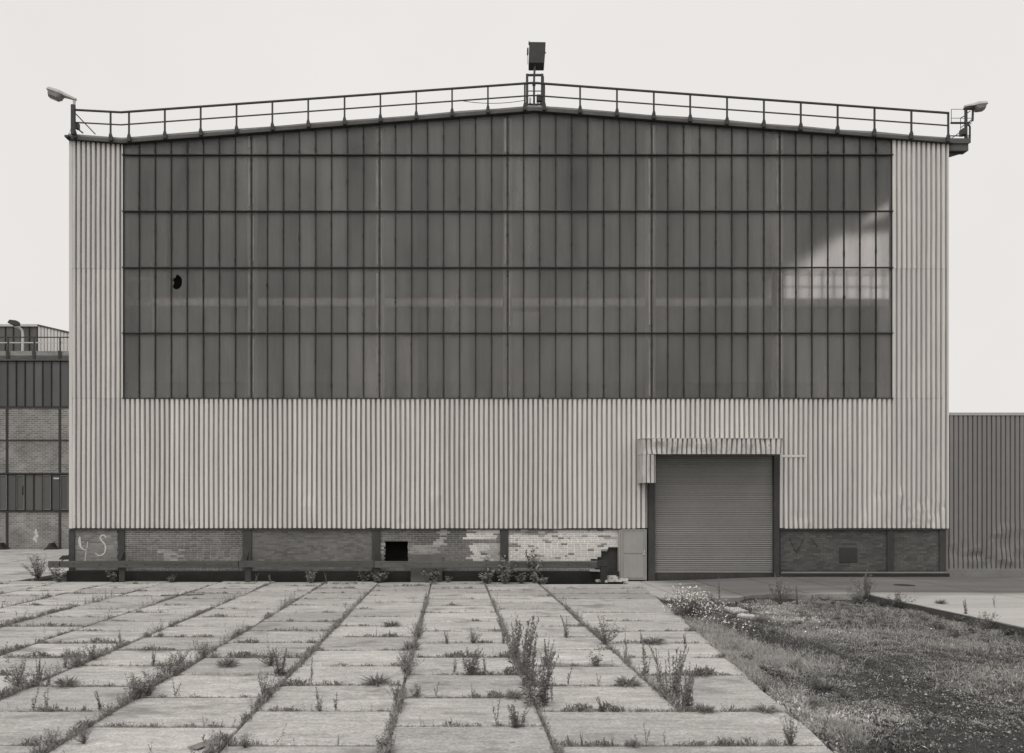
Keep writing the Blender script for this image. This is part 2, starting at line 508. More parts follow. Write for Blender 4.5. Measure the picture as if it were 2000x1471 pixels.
yard = empty("concrete_yard", (0, 15, 0), kind="structure")
r7 = random.Random(11)
slabvars = [slab_mesh("slab", ordered(rect_chipped(PITCHX - GAP, PITCHY - GAP, r7)), M['slab'])[0] for _ in range(10)]
JROWS = []   # (x0,x1,y) transverse joints
nslab = 0
for k in range(len(XJ) - 1):
    x0, x1 = XJ[k], XJ[k + 1]
    ph = 10.23 if (k % 2 == 1) else 10.98        # every second column is shifted by half a slab
    # columns A-B is k=15 -> odd -> 10.23
    yj = [ph + PITCHY * j for j in range(-4, 28)]
    for j in range(len(yj) - 1):
        y0, y1 = yj[j], yj[j + 1]
        xc = (x0 + x1) / 2
        ymax = 29.9 if x1 > -15.3 else 52.0
        if y0 > ymax - 0.3: continue
        y1c = min(y1, ymax)
        # leave out slabs far outside the picture
        if VX + F * x1 / y1 < -160: continue
        if y1 < 7.5: continue
        if k == 16 and y1 < 10.99: continue       # near rows of the last column are one wide slab up to the edge
        z = r7.uniform(-0.008, 0.008)
        if y1c < y1 - 0.01:
            me, (cx, cy) = slab_mesh("slab", [(x0 + GAP / 2, y0 + GAP / 2), (x1 - GAP / 2, y0 + GAP / 2), (x1 - GAP / 2, y1c), (x0 + GAP / 2, y1c)], M['slab'])
            inst("slab", me, yard, (cx, cy, z))
        else:
            inst("slab", r7.choice(slabvars), yard, (xc, (y0 + y1) / 2, z), (r7.gauss(0, 0.0028), r7.gauss(0, 0.0022), r7.choice((0, math.pi)) + r7.gauss(0, 0.002)))
        nslab += 1
        JROWS.append((x0, x1, y0))
# outermost column between C and the slanted edge, plus the wide near slabs B-D
yj = [10.98 - PITCHY * 3 + PITCHY * i for i in range(4)] + [10.23 + PITCHY * j for j in range(2, 13)]
for y0, y1 in zip(yj[:-1], yj[1:]):
    wide = y0 < 10.9
    xl = (XB if wide else XC) + GAP / 2
    y1c = min(y1, 28.9)
    a, b = y0 + GAP / 2, y1c - GAP / 2
    j1, j2 = r7.uniform(-0.05, 0.05), r7.uniform(-0.05, 0.05)
    pts = [(xl, a), (edgeD(a) + j1, a), ((edgeD(a) + edgeD(b)) / 2 + r7.uniform(-0.04, 0.04), (a + b) / 2), (edgeD(b) + j2, b), (xl, b)]
    me, (cx, cy) = slab_mesh("slab", pts, M['slab'])
    inst("slab", me, yard, (cx, cy, r7.uniform(-0.006, 0.006)), (r7.gauss(0, 0.002), r7.gauss(0, 0.002), 0))
    JROWS.append((XB if wide else XC, edgeD(y0), y0))
    nslab += 1


# ---- apron in front of the roller door and road on the right: slabs of worn concrete on a slight rise
def zroad(x):
    t = min(max((x - 7.0) / 6.2, 0), 1)
    return 0.17 * t * t * (3 - 2 * t)


apron = empty("apron", (12, 27, 0), kind="structure")


def apron_slab(xa, xb, front, back, name="slab"):
    """front: function x->y of the broken near edge"""
    nx = max(3, int((xb - xa) / 0.28)); ny = 6
    xs = [xa + GAP / 2 + (xb - xa - GAP) * i / nx for i in range(nx + 1)]
    V = []
    for j in range(ny + 1):
        for x in xs:
            f = front(x)
            V.append((x, f + (back - f) * j / ny, zroad(x)))
    nt_ = len(V)
    Fc = []
    W_ = nx + 1
    for j in range(ny):
        for i in range(nx):
            a = j * W_ + i
            Fc.append((a, a + 1, a + 1 + W_, a + W_))
    for i in range(W_):
        f = V[i]; V.append((f[0], f[1] + 0.02, f[2] - 0.20))
    for i in range(nx):
        Fc.append((nt_ + i, nt_ + i + 1, i + 1, i))
    lo = len(V)
    for j in range(ny + 1):
        V.append((V[j * W_][0], V[j * W_][1], V[j * W_][2] - 0.2))
    for j in range(ny):
        Fc.append((lo + j, j * W_, (j + 1) * W_, lo + j + 1))
    lo = len(V)
    for j in range(ny + 1):
        q = V[j * W_ + nx]; V.append((q[0], q[1], q[2] - 0.2))
    for j in range(ny):
        Fc.append((j * W_ + nx, lo + j, lo + j + 1, (j + 1) * W_ + nx))
    m_ = MB(); m_.v = V
    for f in Fc: m_.face(f)
    return m_.build(name, M['apron'], apron)


def broken(x, base=23.85):
    return base + 0.9 * (vnoise(np.array([x * 0.9]), np.array([3.3]), 5)[0] - 0.5) + 0.5 * (vnoise(np.array([x * 3.7]), np.array([1.3]), 6)[0] - 0.5)


edges = [6.62, 7.33, 9.36, 11.39, 13.03]
for a, b in zip(edges[:-1], edges[1:]):
    apron_slab(a, b, (lambda x: broken(x, 24.3 if x < 12 else 24.5)), 29.92)
for a, b in zip((13.03, 17.1, 21.2, 25.3, 29.4), (17.1, 21.2, 25.3, 29.4, 33.5)):
    for y0, y1 in ((5.0, 8.9), (8.93, 12.9), (12.93, 16.9), (16.93, 20.9), (20.93, 24.9), (24.93, 29.92)):
        apron_slab(a, b, (lambda x, y=y0: y), y1)


kb = MB()
for i_ in range(7):
    kb.box(12.985 + .006 * (i_ % 2), 13.02, 5 + 2.8 * i_, 5 + 2.8 * (i_ + 1) - .012, -.2, .150 + .004 * (i_ % 3))
kb.build("kerb", M['kerb'], None, kind="structure")

# ---- rough ground between slab edge and road
def gz(x, y):
    x = np.asarray(x, dtype=float); y = np.asarray(y, dtype=float)
    z = -0.06 + 0.07 * (vnoise(x * 0.9, y * 0.9, 1) - 0.5) + 0.05 * (vnoise(x * 2.7, y * 2.7, 2) - 0.5) + 0.022 * (vnoise(x * 8, y * 8, 3) - 0.5)
    z = z + 0.03 * np.exp(-((x - 10.5) ** 2) / 3.0)
    d = np.clip((x - (4.57 + 0.1294 * (y - 9.25))) / 0.6, 0, 1)
    z = z - .14 * np.exp(-((y - 24.0 + .3 * np.sin(x * 2.1)) / .33) ** 2) * np.clip((x - 7.2) * 2, 0, 1) * np.clip((12.3 - x) * 2, 0, 1) * (.3 + vnoise(x * 1.7, y * .1, 77))
    return np.minimum(z, 0.02) * (0.6 + 0.4 * d) - 0.012 * (1 - d)


gx = np.arange(3.4, 13.2, 0.07); gy = np.arange(6.0, 25.2, 0.08)
GX, GY = np.meshgrid(gx, gy)
GZ = gz(GX, GY)
GZ = np.where(GX < 4.57 + 0.1294 * (GY - 9.25) - 0.05, -0.09, GZ)
GZ = np.where((GX < 6.7) & (GY > 24.6), -0.09, GZ)
Wn = len(gx)
ii = np.arange((len(gy) - 1) * Wn).reshape(len(gy) - 1, Wn)[:, :-1].ravel()
me = nmesh("rough_ground", np.stack([GX.ravel(), GY.ravel(), GZ.ravel()], 1), np.stack([ii, ii + 1, ii + 1 + Wn, ii + Wn], 1), M['rough'], smooth=True)
tag(link(bpy.data.objects.new("rough_ground", me)), kind="structure")

# ================================================================== the hall
hall = empty("industrial_hall", (PX(994), FY, 0), "large gabled industrial hall with wide grid window above pale corrugated sheeting", "industrial hall")
HX0, HX1 = PX(135), PX(1853)            # -14.96 .. 19.4
GX0, GX1 = PX(240), PX(1743)            # glazing
RIB = 0.192
XR = -14.84
ZB, ZW = PZ(1032), PZ(778)              # sheet bottom, window sill
ROOF = [(137, 265), (240, 273), (1043, 210), (1855, 273)]


def roofline(x):
    pts = [(PX(a), PZ(b)) for a, b in ROOF]
    if x <= pts[0][0]: return pts[0][1]
    for (xa, za), (xb, zb) in zip(pts[:-1], pts[1:]):
        if x <= xb: return za + (zb - za) * (x - xa) / (xb - xa)
    return pts[-1][1]


def ribbed(x0, nrib, zs, yf, dent=None, rib=RIB, depth=0.19, gw=0.42, top=None):
    """trapezoid sheet: wide outer flats, narrow grooves; zs list of heights"""
    prof = []
    fl = rib * (1 - gw)
    for i in range(nrib):
        b = x0 + i * rib
        prof += [(b, 0), (b + fl - 0.004, 0), (b + fl + 0.004, depth), (b + rib - 0.006, depth)]
    prof.append((x0 + nrib * rib, 0))
    m_ = MB()
    W_ = len(prof)
    for z in zs:
        for (x, d) in prof:
            zz = z
            if top is not None and z == zs[-1]: zz = top(x)
            dx = dy = 0
            if dent: dx, dy = dent(x, zz)
            m_.v.append((x + dx, yf + d + dy, zz))
    for j in range(len(zs) - 1):
        for i in range(W_ - 1):
            a = j * W_ + i
            m_.face((a, a + 1, a + 1 + W_, a + W_))
    return m_


def mkdents(lst):
    def f(x, z):
        dx = dy = 0
        for cx, cz, rx, rz, d in lst:
            u, v = (x - cx) / rx, (z - cz) / rz
            q = u * u + v * v
            if q < 6:
                g = math.exp(-q)
                dy += d * g
                dx += d * 0.08 * u * g
        return dx, dy
    return f


rd = random.Random(5)
dl = []
for px, py, s in ((605, 1005, 1), (600, 985, .8), (848, 972, 1.1), (860, 965, .8), (975, 1000, .6), (1090, 960, .8), (330, 1028, .8),
                  (230, 1022, .6), (1365, 1000, .8), (1560, 1010, .9), (1580, 1020, .7), (1690, 1020, 1), (1720, 960, 1.2), (1735, 1015, .8), (1760, 970, .9)):
    dl.append((PX(px), PZ(py), rd.uniform(.12, .35) * s, rd.uniform(.15, .5) * s, rd.choice((-1, 1)) * rd.uniform(.02, .05) * s))
for i in range(34):
    dl.append((PX(rd.uniform(1760, 1850)), PZ(rd.uniform(960, 1032)), rd.uniform(.06, .2), rd.uniform(.06, .22), rd.choice((-1, 1)) * rd.uniform(.01, .03)))
for i in range(40):
    dl.append((rd.uniform(HX0, HX1), ZB + abs(rd.gauss(0, .25)), rd.uniform(.06, .2), rd.uniform(.08, .25), rd.choice((-1, 1)) * rd.uniform(.006, .02)))
dent_hall = mkdents(dl)


def wob(seed):
    def f(x, z):
        a, b = dent_hall(x, z)
        return a + 0.004 * math.sin(z * 1.1 + seed), b + 0.006 * math.sin(z * 0.8 + x * 0.7 + seed * 2)
    return f


DX0, DX1 = PX(1266), PX(1522)          # roller door surround
ZD = 5.25
zlow = [ZB + t for t in (0, .08, .16, .25, .35, .45, .57, .7, .85, 1.05, 1.3, 1.7, 2.3, 3.2, 4.2)] + [ZW]
n = 0
while n < 178:
    k = min(5, 178 - n)
    x0 = XR + n * RIB; x1 = x0 + k * RIB
    # split sheets at the door surround
    segs = []
    if x1 <= DX0 or x0 >= DX1: segs = [(x0, k, ZB)]
    else:
        c = 0
        while c < k:
            xa = x0 + c * RIB
            inside = (xa + RIB / 2 > DX0) and (xa + RIB / 2 < DX1)
            e = c
            while e < k and ((x0 + (e + .5) * RIB > DX0) and (x0 + (e + .5) * RIB < DX1)) == inside: e += 1
            segs.append((xa, e - c, ZD if inside else ZB)); c = e
    for xa, kk, zb in segs:
        zs = zlow if zb == ZB else [ZD, 5.8, 6.5, ZW]
        zs = [z + (rd.uniform(-.012, .012) if i == 0 and zb == ZB else 0) for i, z in enumerate(zs)]
        ribbed(xa, kk, zs, FY + rd.uniform(-.004, .004), wob(n)).build("cladding_sheet", M['clad'], hall)
    n += 5
ZS = [ZW, PZ(525), None]
for (na, nb) in ((0, 10), (167, 178)):
    for a in range(na, nb, 5):
        k = min(5, nb - a)
        x0 = XR + a * RIB
        ribbed(x0, k, [ZW + .006, 9, 11, PZ(525)], FY + rd.uniform(-.003, .003), wob(a)).build("cladding_sheet", M['clad'], hall)
        ribbed(x0, k, [PZ(525) + .008, 14, 16, 17], FY + rd.uniform(-.006, -.002), wob(a + 3), top=lambda x: roofline(x) - 0.1).build("cladding_sheet", M['clad'], hall)
# corner and window trims
MB().box(HX0, XR - .004, FY - .012, FY + .3, ZB, roofline(HX0) - .1).build("corner_trim", M['trim'], hall)
MB().box(XR + 178 * RIB + .004, HX1, FY - .012, FY + .3, ZB - .01, roofline(HX1) - .1).build("corner_trim", M['trim'], hall)
MB().box(XR + 10 * RIB + .004, GX0 - .002, FY - .008, FY + .1, ZW + .01, roofline(GX0) - .1).build("window_trim", M['trim'], hall)
MB().box(GX1 + .002, XR + 167 * RIB - .004, FY - .008, FY + .1, ZW + .01, roofline(GX1) - .1).build("window_trim", M['trim'], hall)
MB().box(HX0 + .02, PX(1209), FY - .025, FY + .09, ZB - .055, ZB - .012).build("drip_flashing", M['steel'], hall)
MB().box(DX1 + .02, HX1 - .05, FY - .025, FY + .09, ZB - .055, ZB - .012).build("drip_flashing", M['steel'], hall)

# lining behind the sheets
MB().box(HX0 + .05, GX0, FY + .21, FY + .245, ZB, roofline(HX0) - .2).build("wall_lining", M['inner'], hall)
MB().box(GX1, HX1 - .05, FY + .21, FY + .245, ZB, roofline(HX1) - .3).build("wall_lining", M['inner'], hall)
MB().box(GX0 + .001, DX0, FY + .21, FY + .245, ZB, ZW - .05).build("wall_lining", M['inner'], hall)
MB().box(DX1, GX1 - .001, FY + .21, FY + .245, ZB, ZW - .05).build("wall_lining", M['inner'], hall)
MB().box(DX0 + .001, DX1 - .001, FY + .21, FY + .245, ZD, ZW - .05).build("wall_lining", M['inner'], hall)

# ---- glazing: 48 x 5 panes, steel bars
NCOL = 48
PW = (GX1 - GX0) / NCOL
ROWZ = [ZW, PZ(650.5), PZ(522.5), PZ(412.5), PZ(302.5)]
rp = random.Random(21)
hole_px = [(566, 257), (585, 259), (604, 272), (618, 296), (621, 325), (614, 355), (598, 378), (576, 391), (556, 389), (541, 374), (534, 358), (546, 343), (549, 328),
           (541, 316), (538, 297), (548, 283), (561, 287)]
HOLE = [(PX(220 + a / 4.5975), PZ(480 + b / 4.597)) for a, b in hole_px]
for i in range(NCOL):
    xa, xb = GX0 + i * PW + .02, GX0 + (i + 1) * PW - .02
    for j in range(5):
        z0 = ROWZ[j] + .02
        if j < 4: za = zb = ROWZ[j + 1] - .02
        else: za, zb = roofline(xa) - .14, roofline(xb) - .14
        y0 = FY + .05
        m_ = MB()
        if i == 3 and j == 1:
            outer = [(xa, z0), (xb, z0), (xb, zb), (xa, za)]
            polys = [[Vector((x, z, 0)) for x, z in outer], [Vector((x, z, 0)) for x, z in HOLE]]
            flat = [p for q in polys for p in q]
            tris = tessellate_polygon(polys)
            b0 = 0
            m_.v = [(p.x, y0, p.y) for p in flat]
            nb_ = len(flat)
            m_.v += [(p.x, y0 + .006, p.y) for p in flat]
            for t3 in tris:
                a3, b3, c3 = (Vector(m_.v[q]) for q in t3)
                t3 = t3 if (b3 - a3).cross(c3 - a3).y < 0 else t3[::-1]
                m_.face(t3); m_.face([q + nb_ for q in t3[::-1]])
            o_ = m_.build("pane", M['glass'], hall, label="window pane with a jagged hole broken through it")
        else:
            mid = (xa + xb) / 2
            if j == 4 and xa < PX(1043) < xb:
                m_.prism([(xa, z0), (xb, z0), (xb, zb), (PX(1043), roofline(PX(1043)) - .14), (xa, za)], y0, y0 + .006)
            else:
                m_.prism([(xa, z0), (xb, z0), (xb, zb), (xa, za)], y0, y0 + .006)
            o_ = m_.build("pane", M['glass'], hall)
            o_.rotation_euler = (rp.gauss(0, .0006), 0, 0)
for i in range(NCOL + 1):
    x = GX0 + i * PW
    wv = .055 if i in (0, 48) else .031
    m_ = MB()
    zt = roofline(x) - .12
    zz = ZW
    # bar in slightly misaligned lengths, as one part
    for j in range(5):
        z1 = ROWZ[j + 1] if j < 4 else zt
        o_ = rp.uniform(-.004, .004)
        m_.box(x - wv / 2 + o_, x + wv / 2 + o_, FY - .004, FY + .07, zz + .001, z1 - .001)
        for q in range(3 if 0 < i < NCOL else 0):
            zq = rp.uniform(zz, z1); s = rp.uniform(.012, .022)
            m_.box(x - s - .016 + o_, x + s + .01 + o_, FY - .012, FY + .05, zq, min(zq + rp.uniform(.03, .10), z1))
        zz = z1
    m_.build("glazing_bar", M['bar'], hall)
for j, z in enumerate(ROWZ):
    t = .038 if j else .038
    m_ = MB().box(GX0 - .03, GX1 + .03, FY - .028, FY + .06, z - t / 2, z + t / 2)
    if j: m_.box(GX0 - .03, GX1 + .03, FY - .045, FY - .030, z - t / 2, z - t / 2 + .018)
    m_.build("transom", M['bar'], hall)

# pale steel columns standing behind the glass
for i in (8, 16, 24, 33, 41):
    x = GX0 + i * PW
    m_ = MB().box(x - .16, x + .16, FY + .08, FY + .10, ZW - .04, roofline(x) - .3)
    m_.box(x - .012, x + .012, FY + .10, FY + .40, ZW - .04, roofline(x) - .3)
    m_.box(x - .16, x + .16, FY + .40, FY + .42, ZW - .04, roofline(x) - .3)
    m_.build("column", M['innerpost'], hall)

# broken lines of old sealing strip beside the main columns, outside the glass
for i in (8, 16, 24, 33, 41):
    x = GX0 + i * PW
    for dx, wd_ in ((-.115, .05), (.055, .035)):
        for j in range(5):
            z1 = ROWZ[j + 1] if j < 4 else roofline(x) - .2
            za, zb = ROWZ[j] + .03 + rp.uniform(0, .3), z1 - .03 - rp.uniform(0, .25)
            if rp.random() < .85:
                MB().box(x + dx, x + dx + wd_, FY + .040, FY + .047, za, zb).build("sealing_strip", M['strip'], hall)

# ---- interior seen dimly through the glass
DEP = 62.0
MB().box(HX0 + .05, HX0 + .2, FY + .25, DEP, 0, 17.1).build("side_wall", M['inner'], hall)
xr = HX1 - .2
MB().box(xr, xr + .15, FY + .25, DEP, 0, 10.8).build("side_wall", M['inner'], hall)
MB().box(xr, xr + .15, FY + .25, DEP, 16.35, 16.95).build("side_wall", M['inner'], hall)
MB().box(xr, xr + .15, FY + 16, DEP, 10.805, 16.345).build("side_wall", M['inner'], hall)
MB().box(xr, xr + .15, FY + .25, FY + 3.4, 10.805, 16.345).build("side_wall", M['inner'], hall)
MB().hexa([(xr + .002, FY + 3.42, 14.85), (xr + .14, FY + 3.42, 14.85), (xr + .14, FY + 7.6, 16.2), (xr + .002, FY + 7.6, 16.2), (xr + .002, FY + 3.42, 15.75), (xr + .14, FY + 3.42, 15.75), (xr + .14, FY + 7.6, 16.34), (xr + .002, FY + 7.6, 16.34)]).build("window_light_mask", M['inner'], hall)  # added panel, shaped to cut off the top of the bright window area
sw = MB()
yq = FY + 3.42
while yq < FY + 16:
    sw.box(xr + .03, xr + .11, yq, yq + .12, 10.81, 16.34); yq += 2.9
sw.build("side_window_frame", M['bar'], hall)
MB().box(xr + .06, xr + .066, FY + 3.5, FY + 15.99, 10.81, 16.34).build("side_window_pane", M['glass_side'], hall)
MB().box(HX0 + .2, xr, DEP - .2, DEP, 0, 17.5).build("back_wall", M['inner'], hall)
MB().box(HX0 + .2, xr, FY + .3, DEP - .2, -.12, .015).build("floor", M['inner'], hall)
# crane bridge across the hall just behind the window
cy0 = FY + 1.7
mb = MB().box(HX0 + .5, xr - .4, cy0, cy0 + .5, PZ(597, cy0), PZ(583, cy0))
MB().box(HX0 + .5, xr - .4, cy0 + .2, cy0 + .3, PZ(745, cy0), PZ(597, cy0) - .003).build("girder_web_screen", M['inner'], hall)  # dim web, deepened to hide the bright side window below the flange
mb.build("crane_girder", M['innerbeam'], hall)
mb = MB()
for z in (PZ(536, cy0), PZ(560, cy0)): mb.box(PX(1520, cy0), xr - .5, cy0 + .1, cy0 + .14, z, z + .045)
for px in range(1535, 1760, 24): mb.box(PX(px, cy0), PX(px, cy0) + .05, cy0 + .1, cy0 + .14, PZ(583, cy0), PZ(527, cy0))
mb.box(PX(1520, cy0), xr - .5, cy0 + .1, cy0 + .14, PZ(528, cy0), PZ(528, cy0) + .04)
mb.build("crane_walkway_rail", M['bar'], hall)
mb = MB().box(PX(1000, cy0), PX(1052, cy0), cy0 - .35, cy0 - .05, PZ(652, cy0), PZ(613, cy0))
mb.build("crane_box", M['innerpost'], hall)
mb = MB()
for x in (252, 300): mb.box(PX(x, cy0), PX(x, cy0) + .05, cy0 - .4, cy0 - .3, PZ(592, cy0), PZ(520, cy0))
for y in (552, 592): mb.box(PX(248, cy0), PX(304, cy0), cy0 - .42, cy0 - .3, PZ(y, cy0), PZ(y, cy0) + .09)
mb.box(PX(305, cy0), PX(315, cy0), cy0 - .4, cy0 - .3, PZ(655, cy0), PZ(597, cy0))
mb.build("crane_cabin_frame", M['innerpost'], hall)

# ---- roof and its edge
rp_ = [(PX(a), PZ(b)) for a, b in ROOF]
XP, ZP = PX(1043), PZ(210)


def strip_along(pts, dz0, dz1, y0, y1):
    m_ = MB()
    for (xa, za), (xb, zb) in zip(pts[:-1], pts[1:]):
        m_.hexa([(xa, y0, za + dz0), (xb, y0, zb + dz0), (xb, y1, zb + dz0), (xa, y1, za + dz0),
                 (xa, y0, za + dz1), (xb, y0, zb + dz1), (xb, y1, zb + dz1), (xa, y1, za + dz1)])
    return m_


ext = [(rp_[0][0] - .06, rp_[0][1])] + rp_[1:-1] + [(rp_[-1][0] + .06, rp_[-1][1])]


def subdiv(pts, step=1.42, jit=.012):
    out = [pts[0]]
    for (xa, za), (xb, zb) in zip(pts[:-1], pts[1:]):
        k = max(1, int((xb - xa) / step))
        for i in range(1, k + 1):
            q = i / k
            out.append((xa + (xb - xa) * q, za + (zb - za) * q + (rp.uniform(-jit, jit) if i < k else 0)))
    return out


strip_along(subdiv(ext), -.17, -.035, FY - .10, FY + .5).build("roof_edge", M['fascia'], hall)
strip_along(subdiv(ext, 1.42, .02), -.03, .06, FY - .04, FY + .5).build("roof_flashing", M['flash'], hall)
strip_along(ext, -.19, -.172, FY - .13, FY + .3).build("drip_edge", M['bar'], hall)
strip_along(ext, -.16, .02, FY + .51, DEP).build("roof", M['fascia'], hall)

# railing along the roof edge
YR = FY - .16
railtop = [(142, 214.5), (236, 219.5), (1027, 163), (1043, 162), (1062, 163.5), (1853, 221)]


def railz(px, tab=railtop):
    for (a, ya), (b, yb) in zip(tab[:-1], tab[1:]):
        if px <= b: return ya + (yb - ya) * (px - a) / (b - a)
    return tab[-1][1]


mb = MB()
for (a, ya), (b, yb) in zip(railtop[:-1], railtop[1:]):
    mb.bar(P(a, ya, YR), P(b, yb, YR), .085, .05, (0, 0, 1))
rail = mb.build("roof_railing", M['rail'], hall)
mb = MB()
midoff = 24.5
for (a, ya), (b, yb) in zip(railtop[:-1], railtop[1:]):
    mb.bar(P(a, ya + midoff, YR + .02), P(b, yb + midoff, YR + .02), .04)
mb.build("mid_rail", M['rail'], rail)
posts = [146, 216, 252, 322, 392, 462, 532, 602, 673, 743, 813, 883, 953, 1025, 1063, 1133, 1205, 1277, 1348, 1420, 1492, 1564, 1636, 1708, 1780, 1852]
for px in posts:
    yt = railz(px)
    x = PX(px, YR)
    zb = roofline(PX(px)) - .12
    m_ = MB().box(x - .032, x + .032, YR - .022, YR + .022, zb, PZ(yt, YR))
    m_.box(x - .065, x + .065, YR - .03, YR + .055, zb - .03, zb + .15)
    m_.hexa([(x - .065, YR - .03, zb + .15), (x + .065, YR - .03, zb + .15), (x + .065, YR + .05, zb + .15), (x - .065, YR + .05, zb + .15),
             (x - .035, YR - .026, zb + .26), (x + .035, YR - .026, zb + .26), (x + .035, YR + .026, zb + .26), (x - .035, YR + .026, zb + .26)])
    m_.build("post", M['rail'], rail)

# ---- brick plinth, steel columns, footing
FZ = .385
YB = FY + .08
BW, BH = .26, .0775


def bay(px0, px1, brick_v, mortar_v, hole=None, paint=None, single=False, render=0.0, seed=0, clip=None):
    r_ = random.Random(seed)
    x0, x1 = PX(px0, YB), PX(px1, YB)
    ztop = ZB - .02
    nrow = int((ztop - FZ) / BH) + 1
    wall = MB(); wall.tone = 1.0
    br = MB()
    singles = []
    for rj in range(nrow):
        z0 = FZ + .003 + rj * BH; z1 = min(z0 + BH, ztop)
        if z1 - z0 < .02: continue
        x = x0 - (BW / 2 if rj % 2 else 0) - r_.uniform(0, .02)
        while x < x1 - .01:
            wdt = BW * r_.uniform(.97, 1.03)
            if r_.random() < .12: wdt *= .5
            xa, xb = max(x, x0), min(x + wdt, x1)
            x += wdt
            if xb - xa < .03: continue
            cx, cz = (xa + xb) / 2, (z0 + z1) / 2
            if hole and hole(cx, cz):
                if not clip or cz > clip[3] or cz < clip[2]: continue
            if clip and clip[2] < cz < clip[3] and xa < clip[1] and xb > clip[0]:
                cj = r_.uniform(-.02, .02)
                if cx < (clip[0] + clip[1]) / 2: xb = min(xb, clip[0] + cj)
                else: xa = max(xa, clip[1] + cj)
                if xb - xa < .03: continue
            tone_m = mortar_v * r_.uniform(.85, 1.15)
            v = brick_v * r_.choice((.75, .85, .95, 1, 1.05, 1.2))
            pv = paint(cx, cz) if paint else None
            if pv: v = pv * r_.uniform(.8, 1.12); tone_m = max(tone_m, pv * 1.1)
            wall.tone = tone_m
            wall.box(xa, xb, YB + .010 + r_.uniform(0, .001), YB + .14, z0, z1)
            g = .008
            dp = r_.uniform(-.003, .003) + (.007 * render)
            if single and cz > .80:
                singles.append((xa + g, xb - g, z0 + g, z1 - g, v, dp))
            else:
                br.tone = v
                br.box(xa + g, xb - g, YB + dp, YB + .05, z0 + g, z1 - g)
    wl = wall.build("brick_wall", M['mortar'], hall)
    if br.v: br.build("brickwork", M['brick'], wl, kind="stuff")
    for (xa, xb, z0, z1, v, dp) in singles:
        m_ = MB()
        c = .004
        m_.hexa([(xa, YB + dp, z0), (xb, YB + dp, z0), (xb, YB + .05, z0), (xa, YB + .05, z0), (xa, YB + dp, z1), (xb, YB + dp, z1), (xb, YB + .05, z1), (xa, YB + .05, z1)])
        m_.build("brick", M['brickone'] if v > 1.6 else M['brickone2'], wl)
    return wl


def inpoly(poly):
    def f(x, z):
        c = False
        for (xa, za), (xb, zb) in zip(poly, poly[1:] + poly[:1]):
            if (za > z) != (zb > z) and x < (xb - xa) * (z - za) / (zb - za) + xa: c = not c
        return c
    return f


def zone(*rects):
    """painted patches: (px0,px1,py0,py1,value)"""
    R = [(PX(a, YB), PX(b, YB), PZ(d, YB), PZ(c, YB), v) for a, b, c, d, v in rects]
    rr = random.Random(3)
    def f(x, z):
        for a, b, c, d, v in R:
            e = rr.gauss(0, .16)
            if a + e < x < b + e and c - .04 < z < d + .04: return v
        return None
    return f


bay(145, 230, 1.3, 1.25, paint=zone((150, 225, 1075, 1098, 1.2)), seed=1, render=.6)
bay(243, 474, 1.0, 2.2, paint=zone((318, 350, 1073, 1096, 1.9), (455, 474, 1040, 1098, .7)), seed=2)
bay(491, 727, 1.0, .65, seed=3, render=.9)
hole1 = inpoly([(PX(a, YB), PZ(b, YB)) for a, b in ((751, 1059), (800, 1058), (797, 1062), (796, 1097), (762, 1098), (752, 1086))])
bay(743, 977, 1.1, 1.5, hole=hole1, clip=(PX(751.5, YB), PX(797, YB), PZ(1098, YB), PZ(1058, YB)), seed=4, paint=zone((914, 977, 1037, 1050, 3.6), (922, 945, 1062, 1100, 3.2), (850, 868, 1037, 1062, 2.4), (945, 977, 1062, 1100, 2.2), (745, 752, 1045, 1097, 2.2), (797, 850, 1066, 1098, 1.9),
                                                              (868, 914, 1064, 1098, .9), (800, 914, 1037, 1060, .75), (743, 800, 1037, 1056, .95)))
hole2 = inpoly([(PX(a, YB), PZ(b, YB)) for a, b in ((1156, 1097), (1166, 1088), (1172, 1080), (1180, 1075), (1188, 1071), (1212, 1070), (1212, 1119), (1160, 1119), (1160, 1097))])


def white_paint(x, z):
    rr = random.Random(int(x * 911) * 31 + int(z * 577))
    if z < .80: return 1.5
    if z > PZ(1044, YB) and x < PX(1085, YB): return 1.45 if rr.random() < .8 else 2.5
    if rr.random() < .13: return rr.choice((.8, 1.1, 1.5, 1.5))
    return 3.9


bay(993, 1209, 1.2, 2.3, hole=hole2, single=True, seed=5, paint=white_paint)
bay(1524, 1733, .60, .30, seed=6, render=.8, hole=None)
bay(1746, 1835, .65, .34, seed=7, render=.8)
# board standing in the broken corner and the dark room behind the other gap
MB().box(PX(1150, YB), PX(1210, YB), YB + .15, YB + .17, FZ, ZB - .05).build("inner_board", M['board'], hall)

for px0, px1 in ((134, 145), (230, 243), (474, 491), (727, 743), (977, 993), (1733, 1746), (1835, 1848)):
    y0 = FY + .02
    m_ = MB().box(PX(px0, y0) + .004, PX(px1, y0) - .004, y0, y0 + .03, .05, ZB - .06)
    xc = PX((px0 + px1) / 2, y0)
    m_.box(xc - .02, xc + .02, y0 + .03, y0 + .28, .05, ZB - .06)
    m_.box(PX(px0, y0) + .004, PX(px1, y0) - .004, y0 + .28, y0 + .31, .05, ZB - .06)
    m_.build("steel_column", M['steel'], hall)
MB().box(PX(131, 29.8), PX(233, 29.8), 29.75, FY + .5, -.1, .42).build("footing", M['concdark'], hall, bevel=.02)
MB().box(PX(233, 29.9) + .01, PX(1209), 29.93, FY + .5, -.1, FZ).build("footing", M['concdark'], hall, bevel=.015)
MB().box(PX(1523) + .01, PX(1852), 29.90, FY + .5, -.02, .30).build("footing", M['concdark'], hall, bevel=.02)
MB().box(PX(1525) + .01, PX(1849), 29.96, FY + .4, .302, .36).build("footing_ledge", M['concrete'], hall, bevel=.01)
